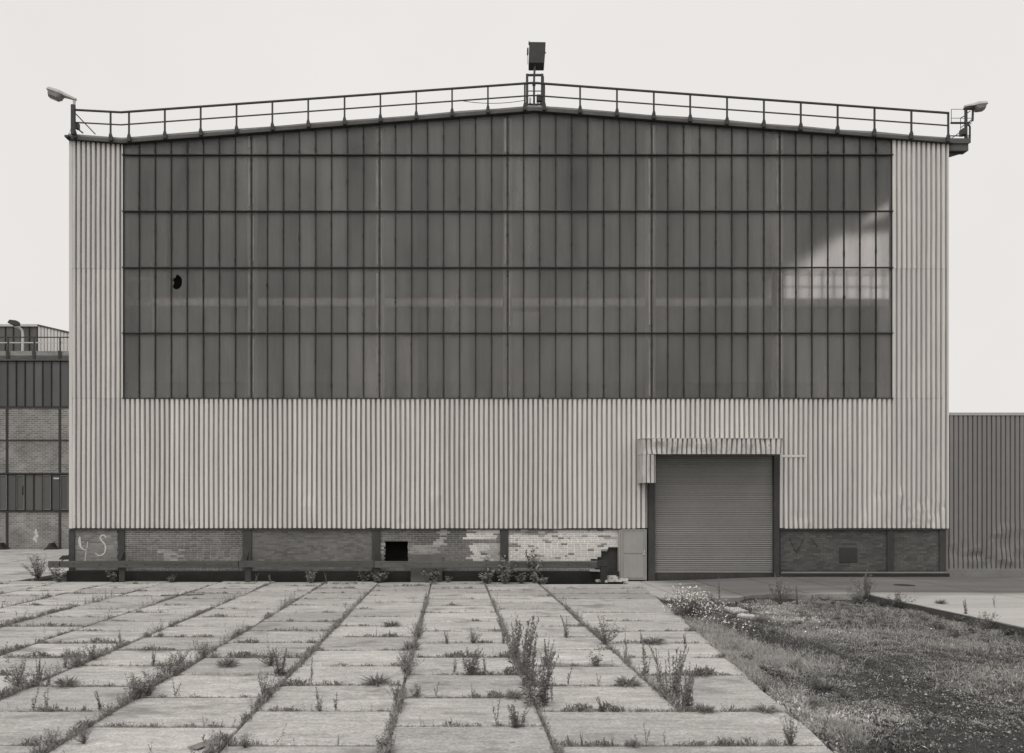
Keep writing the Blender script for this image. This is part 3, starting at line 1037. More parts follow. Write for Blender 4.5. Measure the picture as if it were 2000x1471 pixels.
# square metal plate on the right-hand brick bay
m_ = MB().box(PX(1640, YB), PX(1674, YB), YB - .03, YB + .02, PZ(1098, YB), PZ(1070, YB))
cov = m_.build("wall_hatch", M['board'], hall, bevel=.008)

# painted marks
def ribbon(pts, wid, y, mat, name, parent, widths=None):
    m_ = MB()
    pts = [Vector((x, 0, z)) for x, z in pts]
    L_, R_ = [], []
    for i, p in enumerate(pts):
        d = (pts[min(i + 1, len(pts) - 1)] - pts[max(0, i - 1)]).normalized()
        s = Vector((-d.z, 0, d.x)) * (widths[i] if widths else wid) / 2
        L_.append(p + s); R_.append(p - s)
    b = 0
    for a in L_: m_.v.append((a.x, y, a.z))
    for a in R_: m_.v.append((a.x, y, a.z))
    n_ = len(pts)
    for i in range(n_ - 1): m_.face((i, n_ + i, n_ + i + 1, i + 1))
    return m_.build(name, mat, parent)


def cr(pts):
    """crop coordinates of the graffiti -> wall plane"""
    return [(PX(100 + a / 3.03, YB), PZ(1000 + b / 3.03, YB)) for a, b in pts]


yg = YB - .007
ribbon(cr([(170, 146), (168, 165), (170, 190), (176, 208), (188, 222), (202, 226), (212, 214)]), 0, yg, M['white'], "graffiti_mark", hall, [.05, .11, .10, .06, .04, .03, .03])
ribbon(cr([(216, 176), (214, 205), (208, 230), (204, 260), (200, 290)]), .03, yg, M['white'], "graffiti_mark", hall)
ribbon(cr([(326, 152), (314, 138), (298, 138), (289, 152), (300, 172), (318, 190), (323, 215), (316, 242), (300, 256), (278, 258), (260, 242)]), 0, yg, M['white'], "graffiti_mark", hall,
       [.05, .06, .06, .05, .05, .05, .06, .05, .04, .04, .03])
def cr2(pts): return [(PX(1480 + a / 3.846, YB), PZ(1000 + b / 3.846, YB)) for a, b in pts]
for s in ([(240, 200), (262, 250), (290, 308)], [(290, 308), (318, 255), (346, 202)], [(402, 195), (425, 230), (455, 270)]):
    ribbon(cr2(s), .022, yg, M['scratch'], "scratched_line", hall)

# ---- roller door, hood, small door
YD = FY + .10
door = MB().box(PX(1279, YD), PX(1512, YD), YD + .055, YD + .075, .16, 5.2).build("roller_door", M['steel'], hall)
sx0, sx1 = PX(1279, YD) + .01, PX(1513, YD) - .01
slh = .0737
prof = [(0.05, 0.0), (0.048, .014), (0.006, .020), (0.0, .036), (0.004, .054), (0.020, .068), (0.05, .0737)]
V = []
for (y, z) in prof: V += [(-(sx1 - sx0) / 2, y, z), ((sx1 - sx0) / 2, y, z)]
Fc = [(2 * i, 2 * i + 1, 2 * i + 3, 2 * i + 2) for i in range(len(prof) - 1)]
slm = bpy.data.meshes.new("slat"); slm.from_pydata(V, [], Fc); slm.materials.append(M['slat'])
slm.polygons.foreach_set("use_smooth", np.ones(len(Fc), dtype=bool)); slm.update()
z = .30
while z < 5.15:
    inst("slat", slm, door, ((sx0 + sx1) / 2, YD + rp.uniform(-.002, .002), z), (0, rp.gauss(0, .0006), 0))
    z += slh
MB().box(sx0, sx1, YD - .005, YD + .05, -.05, .297).build("bottom_bar_and_gap", M['steel'], door)  # dark bar carried into the ground, standing in for the shaded gap too
fr = MB().box(DX0, PX(1279) - .004, FY - .06, FY + .2, .0, ZD - .01)
fr.build("door_post", M['steel'], hall)
MB().box(PX(1511), DX1, FY - .04, FY + .22, .12, ZD - .01).build("door_post", M['steel'], hall)
MB().box(DX0 + .2, DX1, FY + .3, FY + .5, 4.9, ZD + .3).build("shutter_box", M['steel'], hall)

# hood
YH = 29.1
hx0, hx1 = PX(1256, YH), PX(1527, YH)
hz0, hz1 = PZ(887, YH), PZ(857, YH)
rh = random.Random(9)
hd = mkdents([(rh.uniform(hx0, hx1), rh.uniform(hz0, hz1), rh.uniform(.1, .4), rh.uniform(.1, .3), rh.choice((-1, 1)) * rh.uniform(.01, .035)) for _ in range(40)])
hrib = (hx1 - hx0) / 28
def hdent(x, z):
    a, b = hd(x, z)
    return a + .022 * math.sin(x * 3.1) * (z - hz0) * 3, b
hood = ribbed(hx0, 28, [hz0 + (hz1 - hz0) * i / 6 for i in range(7)], YH, hdent, rib=hrib, depth=.15, gw=.36).build("door_hood", M['hood'], hall)
m_ = MB().hexa([(hx0 - .01, YH + .006, hz0), (hx0 + .012, YH + .006, hz0), (hx0 + .012, FY - .02, hz0), (hx0 - .01, FY - .02, hz0),
                (hx0 - .01, YH + .006, hz1), (hx0 + .012, YH + .006, hz1), (hx0 + .012, FY - .02, hz1 + .03), (hx0 - .01, FY - .02, hz1 + .03)])
m_.build("hood_side", M['hood'], hood)
MB().box(hx1 - .012, hx1 + .01, YH + .006, FY - .02, hz0, hz1 + .02).build("hood_side", M['hood'], hood)
MB().hexa([(hx0 - .03, YH - .02, hz1 + .004), (hx1 + .03, YH - .02, hz1 + .004), (hx1 + .03, FY - .015, hz1 + .034), (hx0 - .03, FY - .015, hz1 + .034),
           (hx0 - .03, YH - .02, hz1 + .03), (hx1 + .03, YH - .02, hz1 + .03), (hx1 + .03, FY - .015, hz1 + .06), (hx0 - .03, FY - .015, hz1 + .06)]).build("hood_top", M['hood'], hood)
MB().box(hx0 + .05, hx1 - .05, YH + .4, FY - .05, hz0 + .25, hz1 - .05).build("shutter_coil_box", M['steel'], hood)
# gearbox cover under the hood's left end
bz0, bz1 = PZ(943, YH), hz0 - .012
bx0, bx1 = PX(1256, YH), PX(1280, YH)
cov = ribbed(bx0, 3, [bz0 + (bz1 - bz0) * i / 5 for i in range(6)], YH + .01, mkdents([(bx0 + .2, bz0 + .5, .2, .3, .02)]), rib=(bx1 - bx0) / 3, depth=.14, gw=.30).build("drive_cover", M['hood'], hall)
MB().box(bx0 - .006, bx0 + .014, YH + .02, FY - .02, bz0, bz1).build("cover_side", M['hood'], cov)
MB().box(bx1 - .014, bx1 + .006, YH + .02, FY - .02, bz0, bz1).build("cover_side", M['hood'], cov)
MB().box(bx0 + .02, bx1 - .02, YH + .08, FY - .03, bz0 + .02, bz0 + .06).build("cover_bottom", M['steel'], cov)
# faint bright strip on the sheeting right of the door
MB().box(PX(1527), PX(1574), FY - .012, FY - .004, PZ(893), PZ(888.5)).build("nailed_strip", M['trim'], hall)

# small steel door
yd = FY - .02
dx0, dx1, dz0, dz1 = PX(1212, yd), PX(1263, yd), .03, PZ(1034, yd)
sd_ = MB().box(dx0 + .055, dx1 - .055, yd + .012, yd + .05, dz0 + .02, dz1 - .05).build("small_door", M['door'], hall)
m_ = MB().box(dx0, dx0 + .05, yd - .01, yd + .1, dz0, dz1)
m_.box(dx1 - .05, dx1, yd - .01, yd + .1, dz0, dz1)
m_.box(dx0 + .051, dx1 - .051, yd - .01, yd + .1, dz1 - .05, dz1)
m_.build("door_frame", M['door'], sd_)
zm = PZ(1083, yd)
for za, zb in ((dz0 + .10, zm - .05), (zm + .05, dz1 - .14)):
    m_ = MB()
    xa, xb = dx0 + .12, dx1 - .13
    m_.box(xa, xb, yd - .012, yd + .010, za, zb)
    m_.build("door_panel", M['door'], sd_, bevel=.004)
m_ = MB().box(dx1 - .115, dx1 - .085, yd - .03, yd + .008, zm - .02, zm + .16)
m_.bar((dx1 - .10, yd - .035, zm + .04), (dx1 - .19, yd - .04, zm + .0), .025)
m_.bar((dx1 - .10, yd - .035, zm + .09), (dx1 - .085, yd - .035, zm + .15), .03)
m_.build("door_handle", M['chrome'], sd_)
MB().box(PX(1208, FY), dx0 - .004, FY - .01, FY + .2, .0, ZB - .06).build("door_jamb", M['door'], hall)

# ================================================================== lamps and fittings on the roof
# floodlight on a portal stand at the ridge
fl = empty("floodlight", P(1043, 208, FY + .6), "dark boxy floodlight on a portal stand at the roof ridge", "floodlight")
yf = FY + .6
zr = ZP + .05
m_ = MB()
for px in (1029.5, 1059): m_.box(PX(px, yf) - .045, PX(px, yf) + .045, yf - .04, yf + .04, zr, PZ(145, yf))
m_.build("stand_post", M['rail'], fl)
MB().box(PX(1031.5, yf), PX(1057, yf), yf - .035, yf + .035, PZ(148.5, yf), PZ(145.2, yf)).build("crossbar", M['rail'], fl)
MB().box(PX(1031.5, yf), PX(1057, yf), yf - .02, yf + .02, PZ(178.5, yf), PZ(177.5, yf)).build("thin_rung", M['rail'], fl)
MB().box(PX(1031.5, yf), PX(1057, yf), yf - .03, yf + .03, PZ(205.5, yf), PZ(203, yf)).build("foot_bar", M['rail'], fl)
MB().tube([P(1043, 207, yf), P(1043, 160, yf), P(1043.5, 145, yf), P(1045, 126, yf)], .042, 8).build("pole", M['rail'], fl)
MB().box(PX(1040, yf), PX(1046, yf), yf - .06, yf + .06, PZ(167, yf), PZ(163, yf)).build("pole_clamp", M['rail'], fl)
m_ = MB().box(PX(1048, yf), PX(1056.5, yf), yf - .1, yf + .05, PZ(199, yf), PZ(187, yf))
for i in range(3): m_.tube([P(1049 + 3 * i, 199, yf - .02), P(1049.5 + 3 * i, 205, yf - .02)], .02, 5)
m_.build("junction_box", M['rail'], fl)
MB().box(PX(1033.5, yf), PX(1037, yf), yf - .1, yf + .0, PZ(203.5, yf), PZ(193, yf)).build("small_box", M['lamp'], fl)
MB().box(PX(1056.6, yf), PX(1062.3, yf), yf - .05, yf + .04, PZ(207, yf), PZ(150, yf)).build("cable_duct", M['rail'], fl)
a, b, c, d = P(1031.5, 126.5, yf), P(1061.8, 126.5, yf), P(1065, 85.5, yf), P(1033.2, 85, yf)
dv = Vector((.05, .36, -.04)); e = Vector((0, -.12, 0))
m_ = MB().hexa([a + e, b + e, b + dv, a + dv, d + e, c + e, c + dv * 1.0, d + dv * 1.0])
hs = m_.build("lamp_housing", M['rail'], fl, bevel=.02)
m_ = MB().bar(P(1032.9, 88, yf - .13), P(1033.3, 80.5, yf - .13), .035, .02)
m_.box(PX(1029.3, yf), PX(1031.8, yf), yf - .1, yf + .05, PZ(107, yf), PZ(96, yf))
m_.bar(P(1030, 126, yf - .1), P(1030.5, 108, yf - .1), .015)
m_.bar(P(1063, 101, yf - .1), P(1066.5, 104, yf - .1), .03)
m_.build("housing_bracket", M['rail'], hs)

# street-type lamp at the left corner
ll = empty("corner_lamp", P(143, 268, FY + .05), "street lamp on a short post at the left corner of the hall roof", "lamp")
y1 = FY + .1
MB().tube([P(145, 268, y1), P(145, 197, y1)], .055, 8).build("post", M['lamp'], ll)
MB().box(PX(139.5, y1 - .3), PX(146.5, y1 - .3), y1 - .36, y1 - .24, PZ(270, y1), PZ(213, y1)).build("mounting_post", M['rail'], ll)
# head: long flat tapered shell, tilted up to the left, bowl underneath
def lamp_head(A, B, width, h0, h1, parent, yoff=0.0):
    """shell from neck A to nose B; h0,h1 heights"""
    A, B = Vector(A), Vector(B)
    d = (B - A); L_ = d.length; d.normalize()
    up = Vector((-d.z, 0, d.x));
    if up.z < 0: up = -up
    side = Vector((0, 1, 0))
    secs = [(0, .30, .5), (.08, .34, .6), (.40, .62, .85), (.55, .95, 1.0), (.93, 1.0, .95), (1.0, .8, .5)]
    m_ = MB(); n_ = 8
    for t, wf, hf in secs:
        c = A + d * L_ * t
        w2 = width / 2 * wf; hh = h1 * hf
        ring = [(-1, 0), (-.96, .55), (-.7, .92), (-.25, 1), (.25, 1), (.7, .92), (.96, .55), (1, 0)]
        for (s, q) in ring: m_.v.append(tuple(c + side * (w2 * s) + up * hh * q))
    for i in range(len(secs) - 1):
        for k in range(n_):
            a0, a1 = i * n_ + k, i * n_ + (k + 1) % n_
            m_.face((a0, a1, a1 + n_, a0 + n_))
    m_.face(tuple(range(n_))); m_.face(tuple((len(secs) - 1) * n_ + k for k in range(n_))[::-1])
    sh = m_.build("lamp_shell", M['lamp'], parent, smooth=False)
    m_ = MB()
    for t, wf, drop in ((.45, .5, .02), (.52, .85, h0 * .8), (.60, .9, h0), (.90, .9, h0 * .9), (.97, .75, .02)):
        c = A + d * L_ * t
        w2 = width / 2 * wf
        for (s, q) in ((-1, -.004), (-.8, -.7), (-.4, -1), (.4, -1), (.8, -.7), (1, -.004)):
            m_.v.append(tuple(c + side * w2 * s + up * (q * drop if abs(q) > .01 else -.006)))
    for i in range(4):
        for k in range(5):
            a0 = i * 6 + k
            m_.face((a0, a0 + 1, a0 + 7, a0 + 6))
    m_.face(tuple(range(6))); m_.face(tuple(24 + k for k in range(6))[::-1])
    m_.build("lamp_bowl", M['lampglass'], parent)
    return sh


lamp_head(P(148, 196, y1), P(94.5, 178, y1), .46, .25, .15, ll)
MB().bar(P(147.5, 222, y1), P(186, 262, y1), .04).build("brace", M['rail'], ll)
MB().bar(P(152, 252, y1), P(162, 260, y1), .05).build("bracket", M['rail'], ll)
MB().box(PX(148, y1), PX(154, y1), y1 - .1, y1 + .1, PZ(252, y1), PZ(241, y1)).build("switch_box", M['rail'], ll)
MB().tube([P(138, 252, y1), P(135, 262, y1), P(132.5, 270, y1)], .008, 4).build("cable", M['rail'], ll)
MB().box(PX(132, FY), PX(140, FY), FY - .25, FY + .05, PZ(273, FY), PZ(269.5, FY)).build("bracket_foot", M['rail'], ll)

# service platform hung on the right-hand corner
sp_ = empty("service_platform", P(1876, 300, FY + .5), "small steel service platform with railings bracketed to the hall's right corner", "platform")
yp = FY + .5
x0p, x1p = HX1 + .01, PX(1894, FY + .1)
MB().box(x0p, x1p, FY + .1, FY + 1.3, PZ(289, yp), PZ(279.5, yp)).build("deck_beam", M['plate'], sp_)
MB().box(x0p + .002, x1p - .01, FY + .16, FY + .5, PZ(302, yp), PZ(289, yp) - .004).build("deck_skirt", M['plate'], sp_)
m_ = MB().prism([(x0p, PZ(303, yp) - .003), (PX(1875, yp), PZ(303, yp) - .003), (x0p + .06, PZ(313.5, yp)), (x0p, PZ(313.5, yp))], FY + .3, FY + .36)
m_.box(x0p, x0p + .06, FY + .28, FY + .38, PZ(328, yp), PZ(313.6, yp))
m_.build("bracket", M['rail'], sp_)
m_ = MB().box(PX(1884.5, yp), PX(1888.5, yp), yp - .04, yp + .04, PZ(279.4, yp), PZ(212, yp))
m_.build("mast", M['rail'], sp_)
MB().bar(P(1894, 279.4, yp), P(1894.3, 247, yp), .05).build("post", M['rail'], sp_)
MB().bar(P(1894.3, 247, yp), P(1887, 240, yp), .045).build("handrail", M['rail'], sp_)
MB().tube([P(1857, 240.3, yp), P(1893, 240.3, yp), P(1899.5, 236, yp), P(1900.3, 214, yp)], .04, 6).build("handrail", M['rail'], sp_)
MB().bar(P(1856, 265.5, yp), P(1896, 265.5, yp), .032).build("handrail", M['rail'], sp_)
m_ = MB()
for a_, b_ in (((1858, 213.5), (1885, 213.5)), ((1858, 213.5), (1858, 240)), ((1858, 231), (1899, 231)), ((1876, 231), (1876, 265))): m_.bar(P(*a_, yp + .5), P(*b_, yp + .5), .016)
m_.build("thin_guard", M['rail'], sp_)
m_ = MB()
for a_, b_ in (((1859, 270), (1886, 251)), ((1877, 249), (1899, 233)), ((1876, 231), (1886, 225)), ((1886, 248), (1897, 241)), ((1886, 272), (1894, 267)), ((1878, 279), (1885, 274)), ((1889, 221), (1895, 217))): m_.bar(P(*a_, yp + .15), P(*b_, yp + .15), .03)
m_.build("brace", M['rail'], sp_)
MB().box(PX(1877, yp), PX(1884.3, yp), yp - .12, yp + .12, PZ(264.5, yp), PZ(253, yp)).build("switch_box", M['rail'], sp_)
rl = empty("platform_lamp", P(1886.5, 213, yp), "pale street lamp head pointing right above the corner service platform", "lamp")
lamp_head(P(1884, 209.5, yp), P(1924, 207, yp), .46, .2, .14, rl)
MB().box(PX(1883.5, yp), PX(1901, yp), yp - .07, yp + .07, PZ(213.5, yp), PZ(209.8, yp)).build("lamp_arm", M['rail'], rl)

# loose cable hanging along the ridge railing
pts = []
for i in range(11):
    q = i / 10
    pts.append(P(905 + 120 * q, 197.5 - 1.5 * q + 6.5 * (4 * q * (1 - q)) * .8, YR - .03))
MB().tube(pts, .012, 4).build("loose_cable", M['rail'], None, label="thin loose cable sagging along the roof railing left of the ridge", cat="cable")

# ================================================================== low guard beam along the wall
YG = 29.4
gb = empty("guard_beam", (PX(640, YG), YG, 0), "long weathered timber bumper beam on short posts along the brick base", "barrier")
for a, b, t in ((95, 117.5, 0), (118.5, 466, .0), (467, 730.5, .01), (731.5, 985, -.005), (986, 1188, -.012)):
    za, zb = PZ(1108.5, YG) + t, PZ(1096, YG) + t
    MB().box(PX(a, YG), PX(b, YG), YG - .06, YG + .08, za, zb).build("timber_beam", M['wood'], gb, bevel=.012)
boltm = MB().tube([(0, -.02, 0), (0, .02, 0)], .022, 6)
bm_ = bpy.data.meshes.new("bolt"); bm_.from_pydata(boltm.v, [], boltm.f); bm_.materials.append(M['bar'])
for px in (105, 117, 145, 196, 248, 285, 345, 400, 453, 480, 520, 560, 608, 660, 700, 745, 790, 840, 900, 950, 1010, 1060, 1110, 1150):
    inst("bolt", bm_, gb, (PX(px, YG), YG - .062, PZ(1102 + rp.uniform(-1.5, 1.5), YG)))
for px in (236, 483, 735, 985):
    x = PX(px, YG)
    m_ = MB().box(x - .11, x + .11, YG + .085, YG + .115, 0, .83)
    m_.box(x - .012, x + .012, YG + .115, YG + .3, 0, .83)
    m_.hexa([(x - .1, YG + .117, .84), (x - .08, YG + .117, .84), (x - .08, YG + .5, .84), (x - .1, YG + .5, .84), (x - .1, YG + .45, 1.15), (x - .08, YG + .45, 1.15), (x - .08, YG + .5, 1.15), (x - .1, YG + .5, 1.15)])
    m_.build("beam_post", M['steel'], gb)
x = PX(1179, YG)
MB().box(x - .12, x + .12, YG - .08, YG + .12, 0, .62).build("beam_post", M['bar'], gb)
MB().box(x - .25, x + .16, YG - .10, YG - .062, .63, .87).build("end_plate", M['bar'], gb)
MB().bar(P(120, 1096, YG + .2), P(136, 1083, YG + .4), .03).build("end_strut", M['steel'], gb)

# plate leaning behind the beam, loose bricks, other debris
m_ = MB().hexa([(PX(802, 29.62), 29.62, 0.004), (PX(864, 29.62), 29.62, 0.004), (PX(864, 29.62), 29.64, 0.004), (PX(802, 29.62), 29.64, 0.004),
                (PX(803, 29.9), 29.89, PZ(1083, 29.89)), (PX(863, 29.9), 29.89, PZ(1083, 29.89)), (PX(863, 29.9), 29.91, PZ(1083, 29.89)), (PX(803, 29.9), 29.91, PZ(1083, 29.89))])
m_.build("metal_plate", M['plate'], None, label="dark sheet metal plate leaning against the brick base behind the beam", cat="metal plate")

bk = MB().box(-.125, .125, -.06, .06, 0, .07)
bme = bpy.data.meshes.new("loose_brick"); bme.from_pydata(bk.v, [], bk.f); bme.materials.append(M['brickone'])
rb = random.Random(4)
heap = [(1171, 1137, 0, .5), (1180, 1138, 0, -.4), (1190, 1137, 0, .2), (1199, 1136.5, 0, .9), (1208, 1137, 0, -.2), (1217, 1135.5, 0, .3), (1191, 1136, .07, .6), (1197, 1135.5, .07, -.5), (1195, 1136, .14, .2), (1202, 1136, .068, 1.2)]
for px, py, dz, a in heap:
    g = GP(px, py)
    o = inst("loose_brick", bme, None, (g.x, g.y, .012 + dz), (rb.uniform(-.1, .1) if dz else 0, 0, a), (rb.uniform(1.0, 1.4), rb.uniform(1.1, 1.5), rb.uniform(1.1, 1.5)))
    tag(o, "topmost white brick on the small heap beside the grey door" if dz > .1 else ("white brick in the second layer of the heap beside the grey door" if dz else "white brick lying on the ground in the heap beside the grey door"), "brick", "heap of fallen white bricks")
g = GP(1143, 1134.5)
tag(inst("loose_brick", bme, None, (g.x, g.y, .012), (0, 0, .1), (1.2, 1, 1.1)), "single pale brick lying left of the beam's end post", "brick")
tag(inst("loose_brick", bme, None, (PX(1162, 29.85), 29.82, .39), (0, .05, .08), (1.7, 1, 1)), "pale brick resting on the footing edge behind the end post", "brick")

g0, g1 = GP(314, 1164), GP(398, 1162.5)
m_ = MB().bar((g0.x, g0.y, .02), (g1.x, g1.y, .022), .05, .02, (0, 0, 1))
m_.bar(((g0.x + g1.x) / 2 - .2, g0.y + .16, .02), ((g0.x + g1.x) / 2 + .25, g0.y + .10, .02), .04, .02, (0, 0, 1))
m_.build("iron_strip", M['bar'], None, label="bent dark iron strip lying on the slabs near the beam", cat="iron strip")
g0 = GP(405, 1452)
m_ = MB().prism([(-.08, 0), (.08, 0), (.10, .015), (-.06, .015)], -.25, .2)
o = m_.build("board_offcut", M['concrete'], None, origin=(0, 0, 0), label="thin flat offcut lying in the slab joint near the front edge", cat="board")
o.location = (g0.x, g0.y, .004); o.rotation_euler = (0, 0, -.5); WPOS[o.name] = o.location
for (px, py, wd, dp, a, lb) in ((1437, 1196, .62, .5, .4, "broken pale concrete slab chunk tilted in the weeds behind the flowers"), (1464, 1208, .62, .18, -.5, "narrow pale concrete sliver in the weeds below the broken chunk")):
    g = GP(px, py, -.03)
    m_ = MB().hexa([(-wd / 2, -dp / 2, 0), (wd / 2, -dp * .3, 0), (wd * .45, dp / 2, 0), (-wd * .4, dp * .4, 0), (-wd / 2, -dp / 2, .07), (wd / 2, -dp * .3, .07), (wd * .45, dp / 2, .09), (-wd * .4, dp * .4, .09)])
    o = m_.build("broken_slab", M['slab'], None, origin=(0, 0, 0), label=lb, cat="concrete chunk", bevel=.01)
    o.location = (g.x, g.y, -.02); o.rotation_euler = (.1, .06, a)
# drain cover in the road
g = GP(1766, 1143, .17)
m_ = MB().tube([(g.x, g.y, zroad(g.x) - .03), (g.x, g.y, zroad(g.x) + .006)], .34, 16)
dr = m_.build("drain_cover", M['bar'], None, label="round dark drain cover set in the road by the hall", cat="drain cover")

# ================================================================== shed on the right
YS = FY + .30
shed = empty("corrugated_shed", (30, YS, 0), "low grey corrugated metal shed joining the hall on the right", "shed")
sxa = HX1 + .05
szt, szb = PZ(811, YS), PZ(1112, YS)
rs = random.Random(12)
sdl = []
for px, py in ((1958, 1035), (1965, 1025), (1990, 1022), (1890, 1065), (1908, 1070), (1915, 1085), (1935, 1095), (1960, 1085), (1975, 1100), (1990, 1060), (1893, 1090), (1860, 1072), (1945, 1050), (1968, 1060)):
    for q in range(2):
        sdl.append((PX(px + rs.uniform(-8, 8), YS), PZ(py + rs.uniform(-8, 8), YS), rs.uniform(.08, .3), rs.uniform(.08, .3), rs.choice((-1, 1)) * rs.uniform(.02, .045)))
for i in range(50): sdl.append((rs.uniform(sxa, sxa + 6), szb + abs(rs.gauss(0, .5)), rs.uniform(.06, .25), rs.uniform(.06, .3), rs.choice((-1, 1)) * rs.uniform(.006, .022)))
sdent = mkdents(sdl)
zss = [szb + t for t in (0, .07, .14, .22, .3, .4, .5, .6, .72, .85, 1.0, 1.2, 1.4, 1.6, 1.85, 2.2, 3)] + [szt]
for i in range(12):
    ribbed(sxa + i * .93, 5, zss, YS + rs.uniform(-.004, .004), sdent if i < 6 else None, rib=.186, depth=.085, gw=.27).build("cladding_sheet", M['shed'], shed)
xe = sxa + 12 * .93
MB().box(sxa, xe, YS - .03, YS + .3, szt - .01, PZ(806, YS)).build("cap_flashing", M['shedcap'], shed)
MB().box(sxa + .01, xe, YS - .06, YS + .25, -.1, szb + .02).build("plinth", M['concrete'], shed, bevel=.01)
MB().box(sxa + .01, xe, YS + .11, YS + 18, szb + .021, szt - .02).build("shed_body", M['shed'], shed)
MB().box(sxa, xe, YS + .31, YS + 18.2, szt - .015, szt + .06).build("roof", M['fascia'], shed)

# ================================================================== brick building behind on the left
YL = 52.5
lb = empty("brick_building", (PX(60, YL), YL, 0), "brick and glass factory building in the distance left of the hall", "factory building")
lx0, lx1 = PX(-260, YL), PX(230, YL)
def lz(y): return PZ(y, YL)
def lX(x): return PX(x, YL)
MB().box(lx0, lx1, YL, YL + 14, -.1, lz(999)).build("brick_wall", M['farbrick'], lb)
MB().box(lx0, lx1, YL, YL + 14, lz(925), lz(796)).build("brick_wall", M['farbrick'], lb)
MB().box(lx0, lx1, YL + .35, YL + 14, lz(999) + .002, lz(925) - .002).build("inner_wall", M['inner'], lb)
MB().box(lx0, lx1, YL + .35, YL + 14, lz(796) + .002, lz(705)).build("inner_wall", M['inner'], lb)
for y, h in ((999, .09), (925, .09), (860, .08), (796, .10), (1046, .0)):
    if h: MB().box(lx0, lx1, YL - .05, YL - .002, lz(y) - h / 2, lz(y) + h / 2).build("steel_rail", M['steel'], lb)
for px in (-192, -89, 14, 117, 220):
    for za, zb in ((-.05, lz(999) - .07), (lz(925) + .07, lz(860) - .06), (lz(860) + .06, lz(796) - .08)):
        MB().box(lX(px) - .075, lX(px) + .075, YL - .045, YL - .003, za, zb).build("steel_column", M['steel'], lb)
pitch = 103 / 6
k = 0
x = 14 - 6 * pitch * 2
while x < 225:
    MB().box(lX(x) + .03, lX(x + pitch) - .03, YL + .05, YL + .06, lz(796) + .08, lz(706)).build("pane", M['glass_far'], lb)
    MB().box(lX(x) - .028, lX(x) + .028, YL - .02, YL + .08, lz(796) + .08, lz(706)).build("glazing_bar", M['bar'], lb)
    p_ = MB().box(lX(x) + .03, lX(x + pitch) - .03, YL + .05, YL + .06, lz(999) + .07, lz(925) - .07).build("pane", M['glass_far'], lb)
    MB().box(lX(x) - .028, lX(x) + .028, YL - .02, YL + .08, lz(999) + .07, lz(925) - .07).build("glazing_bar", M['bar'], lb)
    idx = round((x - 14) / pitch)
    if idx in (-1, 1, 4, 6):
        m_ = MB()
        xa, xb, za, zb = lX(x) + .04, lX(x + pitch) - .04, lz(998) + .08, lz(926) - .08
        for q in ((xa, xa + .028, za, zb), (xb - .028, xb, za, zb), (xa + .029, xb - .029, zb - .03, zb), (xa + .029, xb - .029, za, za + .03)): m_.box(q[0], q[1], YL + .0, YL + .045, q[2], q[3])
        m_.build("window_frame", M['flash'], lb)
    x += pitch
MB().box(lX(104.5), lX(115), YL + .0, YL + .045, lz(936), lz(933)).build("window_sign", M['white'], lb)
MB().prism([(lX(42.5), lz(966)), (lX(45.5), lz(966.5)), (lX(47), lz(957)), (lX(45), lz(948)), (lX(42.8), lz(952))], YL + .03, YL + .046).build("broken_gap", M['scratch'], lb)
# roof edge and railing
MB().box(lx0, lx1, YL - .1, YL + 14, lz(705) + .003, lz(695)).build("roof_edge", M['fascia'], lb)
MB().box(lx0, lx1, YL - .06, YL + 14, lz(695) + .003, lz(686)).build("roof_flashing", M['flash'], lb)
rl_ = MB().box(lx0, lx1, YL - .03, YL + .02, lz(660), lz(658)).build("roof_railing", M['rail'], lb)
MB().box(lx0, lx1, YL - .03, YL + .01, lz(670.5), lz(668.5)).build("mid_rail", M['lamp'], rl_)
for px in (-135, -84, -34, 17, 68, 118.5, 170):
    MB().box(lX(px) - .035, lX(px) + .035, YL - .12, YL - .04, lz(700), lz(659)).build("post", M['rail'], rl_)
    MB().box(lX(px) - .10, lX(px) + .10, YL - .16, YL - .121, lz(700), lz(686)).build("post_foot", M['rail'], rl_)
# roof monitor: glazed front, ribbed side falling away
ym = YL + 2
def mX(x): return PX(x, ym)
def mz(y): return PZ(y, ym)
MB().box(PX(-300, ym), mX(73), ym + .05, ym + 9, mz(700), mz(638)).build("monitor_wall", M['glass_far'], lb)
MB().box(PX(-300, ym), mX(74), ym - .06, ym + 9, mz(638) + .003, mz(633.5)).build("monitor_roof", M['lamp'], lb)
for i in range(-12, 6):
    px = 10 + i * 15.6
    if px < 74: MB().box(mX(px) - .03, mX(px) + .03, ym - .01, ym + .048, mz(700), mz(638)).build("glazing_bar", M['bar'], lb)
m_ = MB(); npan = 11
for i in range(10):
    xa, xb = 74 + i * 6.4, 74 + (i + 1) * 6.4 - 1.4
    ya, yb = 634.5 + (xa - 74) * .235, 634.5 + (xb - 74) * .235
    MB().prism([(mX(xa), mz(700)), (mX(xb), mz(700)), (mX(xb), mz(yb + 2)), (mX(xa), mz(ya + 2))], ym + .02, ym + .2).build("monitor_panel", M['trim'], lb)
MB().prism([(mX(73.5), mz(700)), (mX(140), mz(700)), (mX(140), mz(652)), (mX(73.5), mz(636.5))], ym + .21, ym + 9).build("monitor_wall", M['bar'], lb)
MB().prism([(mX(73.5), mz(636)), (mX(140), mz(651.6)), (mX(140), mz(649)), (mX(73.5), mz(633.4))], ym - .05, ym + 9).build("monitor_roof", M['fascia'], lb)
